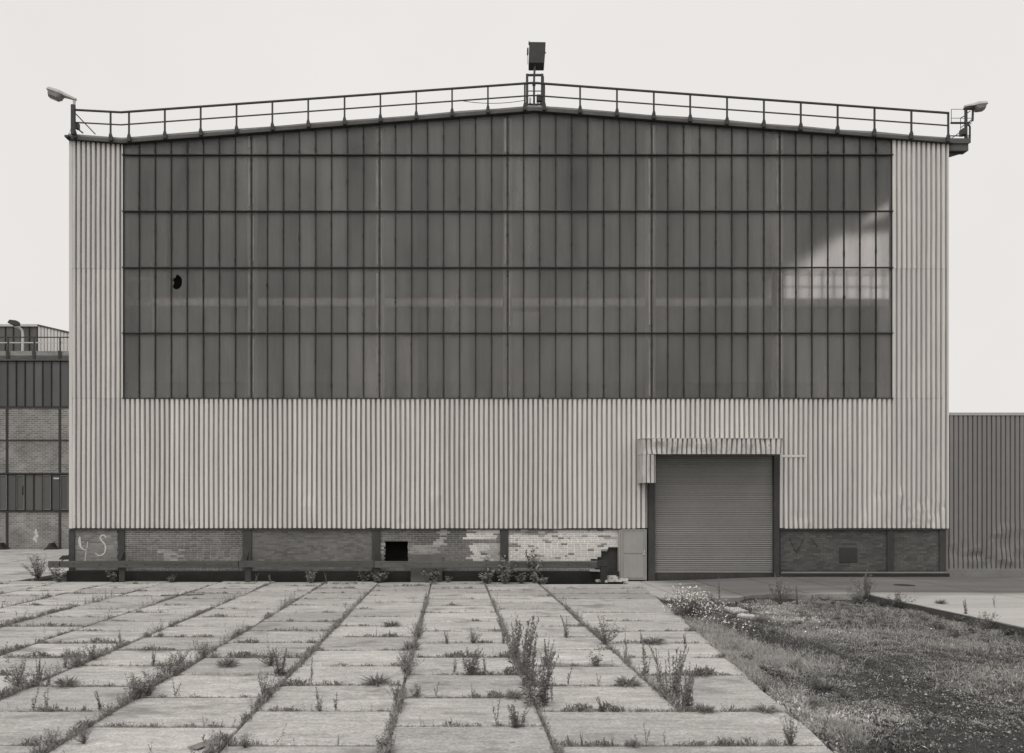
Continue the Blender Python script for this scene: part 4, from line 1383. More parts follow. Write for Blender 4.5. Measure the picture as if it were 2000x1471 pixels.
# lamp on the monitor
yl2 = ym - .6
fl2 = empty("roof_lamp", P(44, 686, yl2), "dark lamp on a pale curved pipe above the distant brick building's roof", "lamp")
MB().tube([P(44, 690, yl2), P(44.5, 655, yl2), P(43, 645, yl2), P(38, 640.5, yl2), P(30, 638.5, yl2), P(25, 632, yl2)], .09, 7).build("curved_pipe", M['trim'], fl2)
m_ = MB()
ring = [(21, 633), (25, 627), (38, 628.5), (42, 632), (42, 638), (30, 637.5)]
m_.prism([(PX(a, yl2), PZ(b, yl2)) for a, b in ring], yl2 - .45, yl2 - .12)
m_.build("lamp_head", M['rail'], fl2, bevel=.03)
# splash of white paint on its base wall
ribbon([(PX(a, YL), PZ(b, YL)) for a, b in ((70, 1033), (70, 1040), (72, 1046), (68, 1053), (72, 1060))], 0, YL - .006, M['white'], "paint_splash", lb, [.1, .2, .25, .3, .05])

# dark mound / planks at the far corner beside the hall
g = GP(124, 1093)
m_ = MB().hexa([(g.x - .3, g.y, 0), (g.x + .9, g.y, 0), (g.x + .9, g.y + .6, 0), (g.x - .25, g.y + .6, 0), (g.x - .15, g.y + .1, .2), (g.x + .9, g.y + .1, .24), (g.x + .9, g.y + .5, .24), (g.x - .1, g.y + .5, .2)])
m_.build("concrete_block", M['concdark'], None, label="dark low block on the ground behind the beam's left end", cat="block", bevel=.03)
for i, px in enumerate((5, 104)):
    g = GP(px, 1073)
    m_ = MB().prism([(g.x - .45, 0), (g.x + .5, 0), (g.x + .25, .14), (g.x + .05, .45), (g.x - .02, .44), (g.x - .2, .16)], YL - 1.1, YL - .5)
    m_.build("scrap_heap", M['bar'], None, label=("dark pointed scrap pile at the picture's left edge by the brick building" if i == 0 else "dark pointed scrap pile against the brick building beside the hall corner"), cat="scrap pile")

# ================================================================== vegetation
def unit(v): return v / np.maximum(np.linalg.norm(v, axis=1, keepdims=True), 1e-6)


def leaf_arrays(base, d, L_, W_, r, droop=.15):
    n_ = len(base)
    d = unit(d)
    ref = np.tile(np.array([[0, 0, 1.0]]), (n_, 1)) + r.normal(0, .5, (n_, 3))
    side = unit(np.cross(d, ref))
    L_ = L_[:, None]; W_ = W_[:, None]
    mid = base + d * L_ * .45 + np.array([[0, 0, 1]]) * L_ * .05
    tip = base + d * L_ - np.array([[0, 0, 1]]) * L_ * droop
    V = np.stack([base, mid + side * W_ / 2, tip, mid - side * W_ / 2], 1).reshape(-1, 3)
    Fq = np.arange(n_ * 4).reshape(-1, 4)
    return V, Fq


def stem_arrays(P0, P1, rad):
    """3-sided stems as quads"""
    n_ = len(P0)
    out = []
    for k in range(3):
        a = 2 * math.pi * k / 3
        o_ = np.array([[math.cos(a), math.sin(a), 0]])
        out.append(P0 + o_ * rad[:, None]); out.append(P1 + o_ * rad[:, None] * .5)
    V = np.stack(out, 1).reshape(-1, 3)
    b = (np.arange(n_) * 6)[:, None, None]
    q = np.array([[0, 2, 3, 1], [2, 4, 5, 3], [4, 0, 1, 5]])[None]
    return V, (b + q).reshape(-1, 4)


def weed_proto(kind, seed):
    """returns (stem mesh, leaf mesh), height about 1"""
    r = np.random.default_rng(seed)
    SB, ST, SRr = [], [], []
    B, D, Ls, Ws = [], [], [], []
    if kind in ('spike', 'spikes'):
        ns = 5 if kind == 'spike' else 13
        for s in range(ns):
            h = r.uniform(.4, 1.0) if s else 1.0
            a = r.uniform(0, 6.28); rad = r.uniform(0, .06 if kind == 'spike' else .2)
            b0 = np.array([math.cos(a) * rad, math.sin(a) * rad, 0])
            lean = np.array([math.cos(a), math.sin(a), 0]) * r.uniform(.03, .36)
            pt = lambda t: b0 + lean * t ** 1.6 * h + np.array([0, 0, h * t])
            for i in range(4):
                SB.append(pt(i / 4)); ST.append(pt((i + 1) / 4)); SRr.append(.009 * (1 - i * .18))
            nl = int(85 * h)
            for t in np.sort(r.uniform(.04, 1, nl)):
                ph = r.uniform(0, 6.28); al = math.radians(18 + 52 * t + r.normal(0, 10))
                B.append(pt(t)); D.append([math.cos(ph) * math.cos(al), math.sin(ph) * math.cos(al), math.sin(al)])
                ll_ = .145 * h * (1.05 - .5 * t) * r.uniform(.7, 1.2); Ls.append(ll_); Ws.append(ll_ * .2 + .005)
    elif kind == 'bush':
        for s in range(26):
            a = r.uniform(0, 6.28); e = math.radians(r.uniform(35, 88)); h = r.uniform(.5, 1.0)
            dd = np.array([math.cos(a) * math.cos(e), math.sin(a) * math.cos(e), math.sin(e)])
            p1 = dd * h + r.normal(0, .04, 3); p1[2] = abs(p1[2])
            SB.append(np.zeros(3)); ST.append(p1 * .55); SRr.append(.008)
            SB.append(p1 * .55); ST.append(p1); SRr.append(.005)
            for t in r.uniform(.12, 1, 26):
                ph = r.uniform(0, 6.28); al = r.uniform(-.2, 1.2)
                B.append(p1 * t + r.normal(0, .015, 3)); D.append([math.cos(ph) * math.cos(al), math.sin(ph) * math.cos(al), math.sin(al)])
                ll_ = r.uniform(.05, .12); Ls.append(ll_); Ws.append(ll_ * .32)
    elif kind == 'leafy':
        for s in range(14):
            a = r.uniform(0, 6.28); e = math.radians(r.uniform(45, 85)); h = r.uniform(.5, 1.0)
            dd = np.array([math.cos(a) * math.cos(e), math.sin(a) * math.cos(e), math.sin(e)])
            p1 = dd * h
            SB.append(np.zeros(3)); ST.append(p1); SRr.append(.009)
            for t in r.uniform(.1, 1, 24):
                ph = r.uniform(0, 6.28); al = r.uniform(-.4, .7)
                B.append(p1 * t + r.normal(0, .03, 3)); D.append([math.cos(ph) * math.cos(al), math.sin(ph) * math.cos(al), math.sin(al)])
                ll_ = r.uniform(.10, .2); Ls.append(ll_); Ws.append(ll_ * .5)
    elif kind == 'low':
        for s in range(150):
            a = r.uniform(0, 6.28); al = math.radians(r.uniform(8, 75)); rr = r.uniform(0, .35)
            B.append([math.cos(a) * rr, math.sin(a) * rr, r.uniform(0, .15)])
            D.append([math.cos(a) * math.cos(al), math.sin(a) * math.cos(al), math.sin(al)])
            ll_ = r.uniform(.4, .95); Ls.append(ll_); Ws.append(ll_ * r.uniform(.07, .14))
        for s in range(7):
            a = r.uniform(0, 6.28); q = np.array([math.cos(a) * .5, math.sin(a) * .5, r.uniform(.5, .9)])
            SB.append(np.zeros(3)); ST.append(q); SRr.append(.014)
    elif kind == 'sprig':
        for s in range(2):
            a = r.uniform(0, 6.28); lean = np.array([math.cos(a), math.sin(a) * .4, 0]) * r.uniform(.1, .45)
            h = 1.0 if s == 0 else r.uniform(.5, .85)
            pt = lambda t: lean * t ** 1.4 * h + np.array([0, 0, h * t])
            for i in range(4):
                SB.append(pt(i / 4)); ST.append(pt((i + 1) / 4)); SRr.append(.012)
            for t in r.uniform(.08, 1, 44):
                ph = r.uniform(0, 6.28); al = math.radians(r.uniform(15, 70))
                B.append(pt(t)); D.append([math.cos(ph) * math.cos(al), math.sin(ph) * math.cos(al), math.sin(al)])
                ll_ = r.uniform(.07, .17); Ls.append(ll_); Ws.append(ll_ * .28)
    B, D, Ls, Ws = np.array(B), np.array(D), np.array(Ls), np.array(Ws)
    V, Fq = leaf_arrays(B, D, Ls, Ws, r)
    tone = r.uniform(.65, 1.45, len(Fq))
    pale = kind in ('leafy',)
    lm = nmesh("foliage", V, Fq, M['weedpale'] if pale and seed % 2 else M['weed'], tone)
    SV, SF = stem_arrays(np.array(SB), np.array(ST), np.array(SRr))
    sm = nmesh("stem", SV, SF, M['stem'])
    return sm, lm


PROTO = {k: [weed_proto(k, 100 + 10 * i + hash(k) % 1 + j * 0) for i, j in ((i, 0) for i in range(4))] for k in ('spike', 'spikes', 'bush', 'leafy', 'low', 'sprig')}
rw = random.Random(77)


def weed(px, py, hpx, kind, label, wide=1.0, z=0.0, group=None, cat="weed"):
    g = GP(px, py, z)
    h = hpx * g.y / F
    o = empty("weed", (g.x, g.y, z - .01), label, cat, group)
    sm, lm = rw.choice(PROTO[kind])
    a = rw.uniform(0, 6.28)
    wide *= 1.15 if kind in ('spike', 'spikes') else 1.15
    h *= {'bush': 1.2, 'leafy': 1.25}.get(kind, 1.05)
    s = (h * wide, h * wide, h)
    tag(inst("stem", sm, o, (g.x, g.y, z - .01), (0, 0, a), s), kind="stuff")
    tag(inst("foliage", lm, o, (g.x, g.y, z - .01), (0, 0, a), s), kind="stuff")
    return o


WEEDS = [
    (1006, 1288, 78, 'spike', "tall weed at the far end of the central weed row", 1.0),
    (1019, 1316, 104, 'spikes', "tallest bushy weed in the middle of the central weed row", .8),
    (1034, 1338, 92, 'spikes', "dense upright weed just behind the nearest one of the central row", .8),
    (1050, 1379, 98, 'spikes', "nearest and largest weed of the central weed row", .95),
    (1068, 1302, 52, 'spikes', "leafy weed immediately right of the central weed row", .9),
    (1078, 1372, 46, 'sprig', "small sprig leaning out right of the nearest central weed", .8),
    (1182, 1258, 54, 'bush', "round bushy weed far back, two joints right of the central row", .85),
    (1107, 1246, 42, 'spike', "slender weed pair behind and right of the central row", .9),
    (918, 1318, 54, 'spikes', "spreading weed clump left of the central weed row", 1.1),
    (887, 1316, 36, 'sprig', "small weed at the left end of the clump left of the central row", 1.0),
    (948, 1318, 40, 'sprig', "small weed at the right end of the clump left of the central row", .9),
    (815, 1247, 32, 'bush', "bushy weed at the far end of the joint left of centre", 1.0),
    (803, 1268, 22, 'low', "dark low weed on a slab corner left of centre", 1.0),
    (796, 1318, 42, 'bush', "pale bushy weed filling the joint left of centre", .9),
    (790, 1296, 32, 'bush', "smaller bushy weed behind the pale bushy one", .9),
    (776, 1378, 50, 'bush', "bushy weed at the near end of the joint left of centre", .7),
    (735, 1337, 26, 'low', "dark wide sprawling weed on a slab edge, left half of the yard", 1.3),
    (546, 1320, 52, 'spikes', "big ragged weed at a slab corner in the left half", 1.05),
    (528, 1300, 36, 'bush', "bushy weed directly behind the big ragged one", 1.1),
    (516, 1366, 52, 'bush', "tall narrow bushy weed in the joint before the big ragged one", .6),
    (608, 1336, 44, 'sprig', "thin sprig right of the big ragged weed", .8),
    (624, 1389, 46, 'spike', "spiky star shaped weed standing on a near slab edge", 1.1),
    (656, 1388, 36, 'sprig', "smaller weed right beside the spiky star shaped one", 1.2),
    (66, 1388, 44, 'sprig', "bare thin sprig leaning left on the far left slab", .9),
    (92, 1388, 44, 'sprig', "bare thin sprig leaning right on the far left slab", .9),
    (196, 1386, 38, 'spike', "small upright weed on the left slab edge", .9),
    (38, 1342, 54, 'bush', "wide bushy weed near the picture's left edge", 1.05),
    (74, 1330, 46, 'spikes', "upright weed rising from the wide bush at the left edge", .8),
    (130, 1340, 24, 'low', "dark low tuft right of the bush at the left edge", 1.1),
    (95, 1338, 36, 'spike', "thin weed between the left edge bush and the low tuft", .7),
    (150, 1303, 36, 'bush', "bushy weed at the bend of the second joint from left", 1.0),
    (128, 1304, 40, 'spike', "tall thin weed left of the bushy one in the second joint", .7),
    (182, 1288, 30, 'bush', "bushy weed further back in the second joint from left", 1.1),
    (232, 1263, 32, 'spike', "dark weed clump standing on a far left slab corner", 1.4),
    (300, 1300, 36, 'spike', "forked weed standing on a slab edge, left middle", 1.0),
    (262, 1362, 48, 'bush', "large bushy weed at the third joint from left", .9),
    (292, 1360, 46, 'bush', "large pale bushy weed right of the one at the third joint", 1.0),
    (330, 1318, 36, 'bush', "bushy weed in the third joint behind the large ones", 1.2),
    (352, 1300, 30, 'bush', "bushy weed further up the third joint", 1.2),
    (395, 1282, 34, 'bush', "bushy weed near the far end of the third joint", 1.0),
    (342, 1361, 34, 'sprig', "sprig on the slab edge right of the large bushy weeds", 1.0),
    (398, 1421, 24, 'sprig', "small sprig on the near slab edge, left of the front joint", 1.0),
    (165, 1452, 34, 'bush', "low bushy weed in the front left joint", .9),
    (100, 1450, 30, 'bush', "bushy weed low at the front left corner", .9),
    (1010, 1421, 46, 'spikes', "wide weed on the slab edge in front of the central row", 1.25),
    (970, 1421, 60, 'sprig', "thin tall sprig left of the wide front weed", .6),
    (1004, 1364, 26, 'low', "small weed at the left foot of the nearest central weed", .9),
    (1176, 1390, 30, 'spike', "small star shaped weed between the two tall weed groups", 1.3),
    (1136, 1456, 28, 'spike', "short dark weed at the front edge right of centre", .8),
    (1196, 1456, 22, 'spike', "short weed second from left along the front slab edge", .7),
    (1236, 1456, 18, 'low', "low tuft third along the front slab edge", 1.0),
    (1262, 1456, 42, 'sprig', "bent thin sprig fourth along the front slab edge", .6),
    (1298, 1456, 32, 'sprig', "faint thin sprig at the right along the front slab edge", .5),
    (1544, 1456, 58, 'bush', "fine feathery weed at the right end of the front slab", .55),
    (1110, 1338, 42, 'sprig', "curving thin weed right of the central row", .7),
    (1168, 1338, 24, 'sprig', "small curled weed in the middle of a right slab edge", .9),
    (1226, 1338, 22, 'low', "low spreading weed left of the right tall group", 1.4),
    (1164, 1300, 26, 'leafy', "small broad leaved weed behind the curled one", .8),
    (1262, 1323, 74, 'spike', "tall weed at the back left of the right weed group", .8),
    (1286, 1332, 62, 'spike', "slender weed second from left in the right group", .7),
    (1312, 1362, 96, 'spikes', "tallest weed of the right weed group", .75),
    (1338, 1386, 84, 'spikes', "nearest bushy weed of the right weed group", .8),
    (1376, 1390, 24, 'low', "low weed at the right foot of the right weed group", 1.0),
    (1278, 1257, 18, 'low', "dark low clump on a far slab right of centre", 1.6),
    (1252, 1256, 22, 'spike', "small weed left of the far low clump", .8),
    (1338, 1258, 22, 'spike', "small weed near the slanted slab edge, far right", 1.0),
    (1222, 1285, 46, 'spike', "slim upright weed behind the right weed group", .6),
    (1365, 1320, 20, 'low', "low weed on a slab edge right of the tall right group", 1.1),
    (1383, 1320, 22, 'spike', "small upright weed beside the slanted edge, right middle", .9),
    (1495, 1389, 18, 'low', "dark low mat of weed at the slanted slab edge", 1.6),
    (872, 1257, 26, 'spike', "small forked weed on a middle slab, left of the central row", 1.2),
    (923, 1256, 30, 'bush', "small bushy weed on a middle slab behind the clump", .9),
    (983, 1257, 30, 'spike', "upright weed beside the far end of the central row", .9),
    (765, 1224, 18, 'low', "dark low weed on a far slab left of centre", 1.1),
    (735, 1244, 18, 'sprig', "tiny upright weed on a far slab edge left of centre", .6),
    (445, 1300, 22, 'low', "low weed on a slab edge in the left middle", 1.2),
    (812, 1361, 22, 'leafy', "small leafy weed right of the near left joint", .8),
    (852, 1361, 26, 'sprig', "small weed pair on the slab edge left of the central row", 1.0),
    (923, 1361, 26, 'spike', "small upright weed midway to the central row", .7),
    (822, 1419, 18, 'sprig', "tiny weed on the near middle slab edge, left one", .6),
    (846, 1419, 15, 'sprig', "tiny weed on the near middle slab edge, right one", .5),
    (752, 1468, 30, 'leafy', "leafy weed in the joint at the bottom edge, left of centre", 1.0),
    (478, 1460, 28, 'bush', "bushy weed in the joint at the bottom, left", 1.0),
    (430, 1455, 30, 'bush', "dense weed in the joint left of the bottom bushy one", 1.1),
    (660, 1458, 24, 'sprig', "small upright weed on the bottom left slab", .8),
    (295, 1470, 24, 'sprig', "lone small weed sprouting at the bottom left", .7),
    # along the wall
    (75, 1131, 46, 'bush', "dark bushy weed left of the beam's end", .9),
    (115, 1137, 26, 'leafy', "pale weed under the beam's left end", 1.0),
    (222, 1137, 24, 'leafy', "small pale weed at the foot of the second column", 1.0),
    (335, 1138, 14, 'leafy', "tiny weed at the footing under the second brick bay", 1.0),
    (500, 1138, 18, 'spike', "small weed by the footing right of the third column", .9),
    (528, 1138, 16, 'spike', "tiny weed by the footing of the third bay", 1.2),
    (607, 1139, 26, 'leafy', "pale round leaved weed by the footing of the third bay", .7),
    (637, 1139, 20, 'spike', "thin weed right of the pale round leaved one", .6),
    (742, 1138, 24, 'leafy', "leafy weed at the foot of the fourth column", 1.1),
    (712, 1136, 20, 'leafy', "dim leafy weed left of the fourth column's foot", 1.0),
    (845, 1138, 28, 'leafy', "pale leafy weed in front of the leaning plate", 1.0),
    (875, 1138, 12, 'leafy', "tiny pale weed right of the leaning plate", 1.0),
    (950, 1140, 26, 'leafy', "low leafy weed left of the large wall shrub", 1.1),
    (963, 1134, 62, 'leafy', "tall dark shrub reaching above the beam by the fifth column", .55),
    (985, 1140, 44, 'leafy', "large pale leafy shrub in front of the beam by the fifth column", .8),
    (1018, 1140, 20, 'leafy', "low leafy weed right of the large wall shrub", 1.1),
    (1045, 1139, 56, 'leafy', "dark shrub reaching over the beam before the white bricks", .5),
    (1060, 1141, 16, 'leafy', "low weed at the foot of the dark shrub", 1.2),
    (1218, 1133, 22, 'sprig', "thin weed in front of the small grey door", .8),
]
for t in WEEDS:
    weed(*t[:5], wide=t[5])
# plants at the edge of the rough ground
for px, py, h, k, lb_, wd, z in (
        (1405, 1172, 44, 'sprig', "pale flowering spike behind the white flower bush", .6, 0.0),
        (1524, 1182, 58, 'bush', "tall pale weed at the broken apron edge", .5, 0.0),
        (1557, 1178, 36, 'spike', "thin weed right of the tall pale one at the apron edge", .5, 0.0),
        (1690, 1172, 56, 'bush', "tall feathery weed where the apron meets the kerb", .55, 0.0),
        (1672, 1176, 30, 'bush', "low dark bush at the left foot of the feathery weed", 1.1, 0.0),
        (1888, 1212, 42, 'spike', "dark spiky weed leaning over the kerb edge", .7, 0.0),
        (1838, 1179, 12, 'low', "small dark tuft on the pale road slab", 1.1, .17),
        (1786, 1168, 26, 'sprig', "thin stalk rising from the kerb's far end", .4, 0.0),
        (1942, 1188, 26, 'sprig', "small sprig on the pale road slab near the right edge", .6, .17),
        (1926, 1232, 36, 'bush', "bushy weed below the kerb near the right edge", .9, -.05),
        (1750, 1190, 34, 'bush', "bushy weed below the kerb's far end", 1.1, -.05),
        (1610, 1445, 70, 'sprig', "tall pale grass stalks at the bottom right of the yard edge", .5, -.05)):
    weed(px, py, h, k, lb_, wide=wd, z=z)

# white flower bush
r = np.random.default_rng(31)
g = GP(1346, 1204, -.02)
fb = empty("flower_bush", (g.x, g.y, -.02), "bush of small white daisies beside the slanted slab edge", "flower bush")
B, D, Ls, Ws, SB, ST, SRr, FLP = [], [], [], [], [], [], [], []
for s in range(120):
    a = r.uniform(0, 6.28); e = math.radians(r.uniform(28, 89)); h = r.uniform(.35, .9)
    dd = np.array([math.cos(a) * math.cos(e) * .95, math.sin(a) * math.cos(e) * .8, math.sin(e)]) * h
    b0 = np.array([r.normal(0, .20), r.normal(0, .16), 0])
    p1 = b0 + dd
    SB.append(b0); ST.append(p1); SRr.append(.006)
    for t in r.uniform(.1, .92, 20):
        ph = r.uniform(0, 6.28); al = r.uniform(0, 1.2)
        B.append(b0 + dd * t + r.normal(0, .02, 3)); D.append([math.cos(ph) * math.cos(al), math.sin(ph) * math.cos(al), math.sin(al)])
        ll_ = r.uniform(.04, .09); Ls.append(ll_); Ws.append(ll_ * .2)
    FLP.append(p1)
    for q in range(3):
        FLP.append(b0 + dd * r.uniform(.7, .98) + r.normal(0, .05, 3))
V, Fq = leaf_arrays(np.array(B), np.array(D), np.array(Ls), np.array(Ws), r)
inst("foliage", nmesh("foliage", V, Fq, M['weed'], r.uniform(.6, 1.3, len(Fq))), fb, (g.x, g.y, -.02))
SV, SF = stem_arrays(np.array(SB), np.array(ST), np.array(SRr)); inst("stem", nmesh("stem", SV, SF, M['stem']), fb, (g.x, g.y, -.02))


def flowers(pts, r, rad=.018):
    pts = np.asarray(pts); n_ = len(pts)
    ang = np.linspace(0, 2 * math.pi, 7)[:-1]
    nrm = unit(np.stack([r.normal(0, .5, n_), r.normal(-.3, .5, n_), np.ones(n_)], 1))
    s = unit(np.cross(nrm, np.tile([[0, 1.0, .01]], (n_, 1)))); u = np.cross(nrm, s)
    R = r.uniform(.7, 1.3, n_)[:, None] * rad
    V = np.stack([pts + (s * math.cos(a) + u * math.sin(a)) * R for a in ang], 1).reshape(-1, 3)
    return V, np.arange(n_ * 6).reshape(-1, 6)


V, Fq = flowers(FLP, r, .02); inst("flower_heads", nmesh("flower_heads", V, Fq, M['petal']), fb, (g.x, g.y, -.02))

# ---- joint grass: uncountable tufts in the slab joints
r = np.random.default_rng(5)
BP, HH = [], []
for (x0, x1, y) in JROWS:
    if y > 31: continue
    near = np.clip((27 - y) / 12, .5, 1)
    n_ = int((x1 - x0) * 150 * (.45 + .55 * near))
    xs = r.uniform(x0, x1, n_); ys = y + r.normal(0, .012, n_)
    dn = vnoise(xs * 1.6, np.full(n_, y * 5.1), 21) * .6 + vnoise(xs * 6.3, np.full(n_, y * 5.1), 22) * .4
    keep = dn > (.29 + .04 * (1 - near)) + r.normal(0, .06, n_)
    xs, ys, dn = xs[keep], ys[keep], dn[keep]
    BP.append(np.stack([xs, ys, np.full(len(xs), -.012)], 1)); HH.append((.024 + .26 * np.clip(dn - .42, 0, 1) ** 1.25) * (.55 + .45 * near) * r.uniform(.5, 1.4, len(xs)))
for k, X in enumerate(XJ):
    ymax = 29.5
    ymin = 8.0
    if k == 17: ymin = 10.9
    n_ = int((ymax - ymin) * 150)
    ys = r.uniform(ymin, ymax, n_)
    near = np.clip((26 - ys) / 10, .1, 1)
    wob_ = .05 * (vnoise(ys * .8, np.full(n_, k * 3.3), 8) - .5)
    dn = vnoise(ys * 1.1, np.full(n_, k * 7.7), 23) * .6 + vnoise(ys * 4, np.full(n_, k * 7.7), 24) * .4
    xs = X + wob_ + r.normal(0, 1, n_) * (.008 + .034 * dn * near)
    vis = (VX + F * xs / ys > -60)
    keep = vis & (dn * (.35 + .65 * near) > .22 + r.normal(0, .09, n_))
    if k in (16, 17): keep &= r.random(n_) < .55
    xs, ys, dn, near = xs[keep], ys[keep], dn[keep], near[keep]
    BP.append(np.stack([xs, ys, np.full(len(xs), -.012)], 1)); HH.append((.022 + .26 * np.clip(dn - .32, 0, 1) ** 1.2) * (.4 + .6 * near) * r.uniform(.5, 1.4, len(xs)))
BP = np.concatenate(BP); HH = np.concatenate(HH)
rep = 3
BP = np.repeat(BP, rep, 0) + np.concatenate([r.normal(0, .010, (len(BP) * rep, 2)), np.zeros((len(BP) * rep, 1))], 1)
HH = np.repeat(HH, rep) * r.uniform(.5, 1.2, len(BP))
ph = r.uniform(0, 6.28, len(BP)); al = r.uniform(.65, 1.5, len(BP))
BP[:, 2] += r.uniform(0, .5, len(BP)) * HH
D = np.stack([np.cos(ph) * np.cos(al), np.sin(ph) * np.cos(al), np.sin(al)], 1)
HH = np.minimum(HH, .13)
V, Fq = leaf_arrays(BP, D, HH, HH * r.uniform(.10, .22, len(HH)) + .003, r)
o = bpy.data.objects.new("joint_grass", nmesh("joint_grass", V, Fq, M['weed'], r.uniform(.6, 1.5, len(Fq))))
tag(link(o), "short grass and seedlings growing in the joints between slabs", "grass", kind="stuff")


# seedlings: small upright sprouts along all joints
r = np.random.default_rng(55)
SBs, SHs = [], []
for (x0, x1, y) in JROWS:
    if y > 27: continue
    k_ = r.poisson(12 * (1.3 if y < 18 else .7))
    SBs.append(np.stack([r.uniform(x0, x1, k_), y + r.normal(0, .01, k_)], 1)); SHs.append(np.exp(r.normal(-2.75, .45, k_)))
for k, X in enumerate(XJ):
    k_ = int(540 * (1.0 if k < 16 else .6))
    yy = 8 + 17 * r.random(k_) ** 1.3
    if k == 17: yy = yy[yy > 10.9]
    cl_ = vnoise(yy * .9, np.full(len(yy), k * 5.1), 61)
    yy, cl_ = yy[cl_ > .35], cl_[cl_ > .35]
    SBs.append(np.stack([X + r.normal(0, .03, len(yy)), yy], 1)); SHs.append(np.exp(r.normal(-2.6, .4, len(yy))) * (.4 + 1.6 * cl_))
SBs = np.concatenate(SBs); SHs = np.concatenate(SHs)
vis = (VX + F * SBs[:, 0] / SBs[:, 1] > -60)
SBs, SHs = SBs[vis], np.minimum(SHs[vis], .32)
per = 16
tt = np.tile(np.linspace(.05, 1, per), len(SBs))
lean = np.repeat(r.normal(0, .22, (len(SBs), 2)), per, 0)
hr = np.repeat(SHs, per)
base = np.concatenate([np.repeat(SBs, per, 0) + lean * (tt * hr)[:, None], (tt * hr - .012)[:, None]], 1)
ph = r.uniform(0, 6.28, len(base)); al = .35 + .8 * tt + r.normal(0, .2, len(base))
D = np.stack([np.cos(ph) * np.cos(al), np.sin(ph) * np.cos(al), np.sin(al)], 1)
LL = hr * (.34 - .16 * tt) * r.uniform(.7, 1.3, len(base))
V, Fq = leaf_arrays(base, D, LL, LL * .26 + .002, r)
o = bpy.data.objects.new("seedlings", nmesh("seedlings", V, Fq, M['weed'], np.repeat(r.uniform(.7, 1.4, len(SBs)), per) * r.uniform(.8, 1.2, len(base))))
tag(link(o), "tiny upright seedlings sprouting along the slab joints", "seedlings", kind="stuff")


# ---- rough ground cover
def edge_np(y): return 4.57 + 0.1294 * (y - 9.25)


def rough_pts(n_, r):
    y = 7.5 + 16.7 * r.random(n_) ** 1.15
    x0 = edge_np(y) + .02
    x = x0 + (12.98 - x0) * r.random(n_)
    return x, y


def bare(x, y):
    """how bare the soil is, 0..1: a worn path down the middle of the patch"""
    cx = np.interp(y, [8, 10, 12, 14.3, 17, 19, 22], [6.9, 7.0, 7.35, 7.25, 6.9, 7.0, 8.4])
    wv = np.interp(y, [8, 12, 15, 18, 22], [.85, .9, .85, .55, .35])
    b = np.exp(-((x - cx) / wv) ** 2)
    return np.clip(b * 1.2 + 1.0 * (vnoise(x * 1.1, y * .8, 41) - .62) + .7 * (vnoise(x * 4, y * 4, 42) - .5), 0, 1)


r = np.random.default_rng(6)
x, y = rough_pts(42000, r)
b = bare(x, y)
keep = r.random(len(x)) > np.minimum(b * 1.15, .86)

x, y, b = x[keep], y[keep], b[keep]
z = gz(x, y)
hn = vnoise(x * .8, y * .8, 51)
hh = (.025 + .085 * hn ** 1.6) * (1 - .6 * b)
per = 8
n_ = len(x) * per
base = np.repeat(np.stack([x, y, z - .008], 1), per, 0) + np.concatenate([r.normal(0, .03, (n_, 2)), r.uniform(0, .03, (n_, 1))], 1)
L_ = np.repeat(hh, per) * r.uniform(.4, 1.25, n_)
ph = r.uniform(0, 6.28, n_); al = r.uniform(.15, 1.45, n_)
D = np.stack([np.cos(ph) * np.cos(al), np.sin(ph) * np.cos(al), np.sin(al)], 1)
V, Fq = leaf_arrays(base, D, L_, L_ * r.uniform(.12, .34, n_) + .002, r)
pn = np.repeat(.25 + 1.4 * vnoise(x * .55 + 9, y * .55, 52) * (.6 + .8 * vnoise(x * 2.2, y * 2.2, 53)), per)
tone = pn * r.uniform(.5, 1.7, n_) * 1.3
tone = np.where(r.random(n_) < .05, 2.6, tone)
o = bpy.data.objects.new("ground_weeds", nmesh("ground_weeds", V, Fq, M['weed'], tone))
tag(link(o), "low mixed weeds covering the rough ground beside the slabs", "ground cover", kind="stuff")

# dry pale grass along the slanted edge and in patches
r = np.random.default_rng(8)
pts = []
def patch(px, py, n_, sx, sy):
    g_ = GP(px, py, -.04)
    q = np.stack([g_.x + r.normal(0, sx, n_), g_.y + r.normal(0, sy, n_)], 1)
    pts.append(q)
for px, py, n_, sx, sy in ((1395, 1235, 1500, .2, .9), (1425, 1262, 2200, .38, .8), (1450, 1283, 2400, .45, .6), (1480, 1300, 1800, .55, .5), (1530, 1290, 900, .6, .7), (1470, 1325, 350, .15, .3),
                           (1645, 1428, 700, .10, .18), (1590, 1390, 120, .2, .3), (1350, 1200, 600, .25, .7), (1560, 1365, 100, .25, .3), (1620, 1240, 500, .7, .6), (1750, 1220, 500, .8, .5), (1900, 1265, 500, .8, .5), (1800, 1240, 400, .9, .4), (1950, 1330, 400, .6, .5), (1700, 1200, 400, .9, .5)):
    patch(px, py, n_, sx, sy)
q = np.concatenate(pts)
q = q[(q[:, 0] > edge_np(q[:, 1]) + .01) & (q[:, 0] < 12.9) & (q[:, 1] > 7) & (q[:, 1] < 24)]
per = 4
base = np.repeat(np.concatenate([q, gz(q[:, 0], q[:, 1])[:, None] - .01], 1), per, 0)
n_ = len(base); base[:, :2] += r.normal(0, .02, (n_, 2))
L_ = r.uniform(.06, .24, n_)
ph = r.uniform(0, 6.28, n_); al = r.uniform(.6, 1.5, n_)
D = np.stack([np.cos(ph) * np.cos(al), np.sin(ph) * np.cos(al), np.sin(al)], 1)
V, Fq = leaf_arrays(base, D, L_, r.uniform(.005, .011, n_), r, .25)
o = bpy.data.objects.new("dry_grass", nmesh("dry_grass", V, Fq, M['dry'], r.uniform(.55, 1.25, n_)))
tag(link(o), "pale dry grass along the slanted slab edge", "grass", kind="stuff")

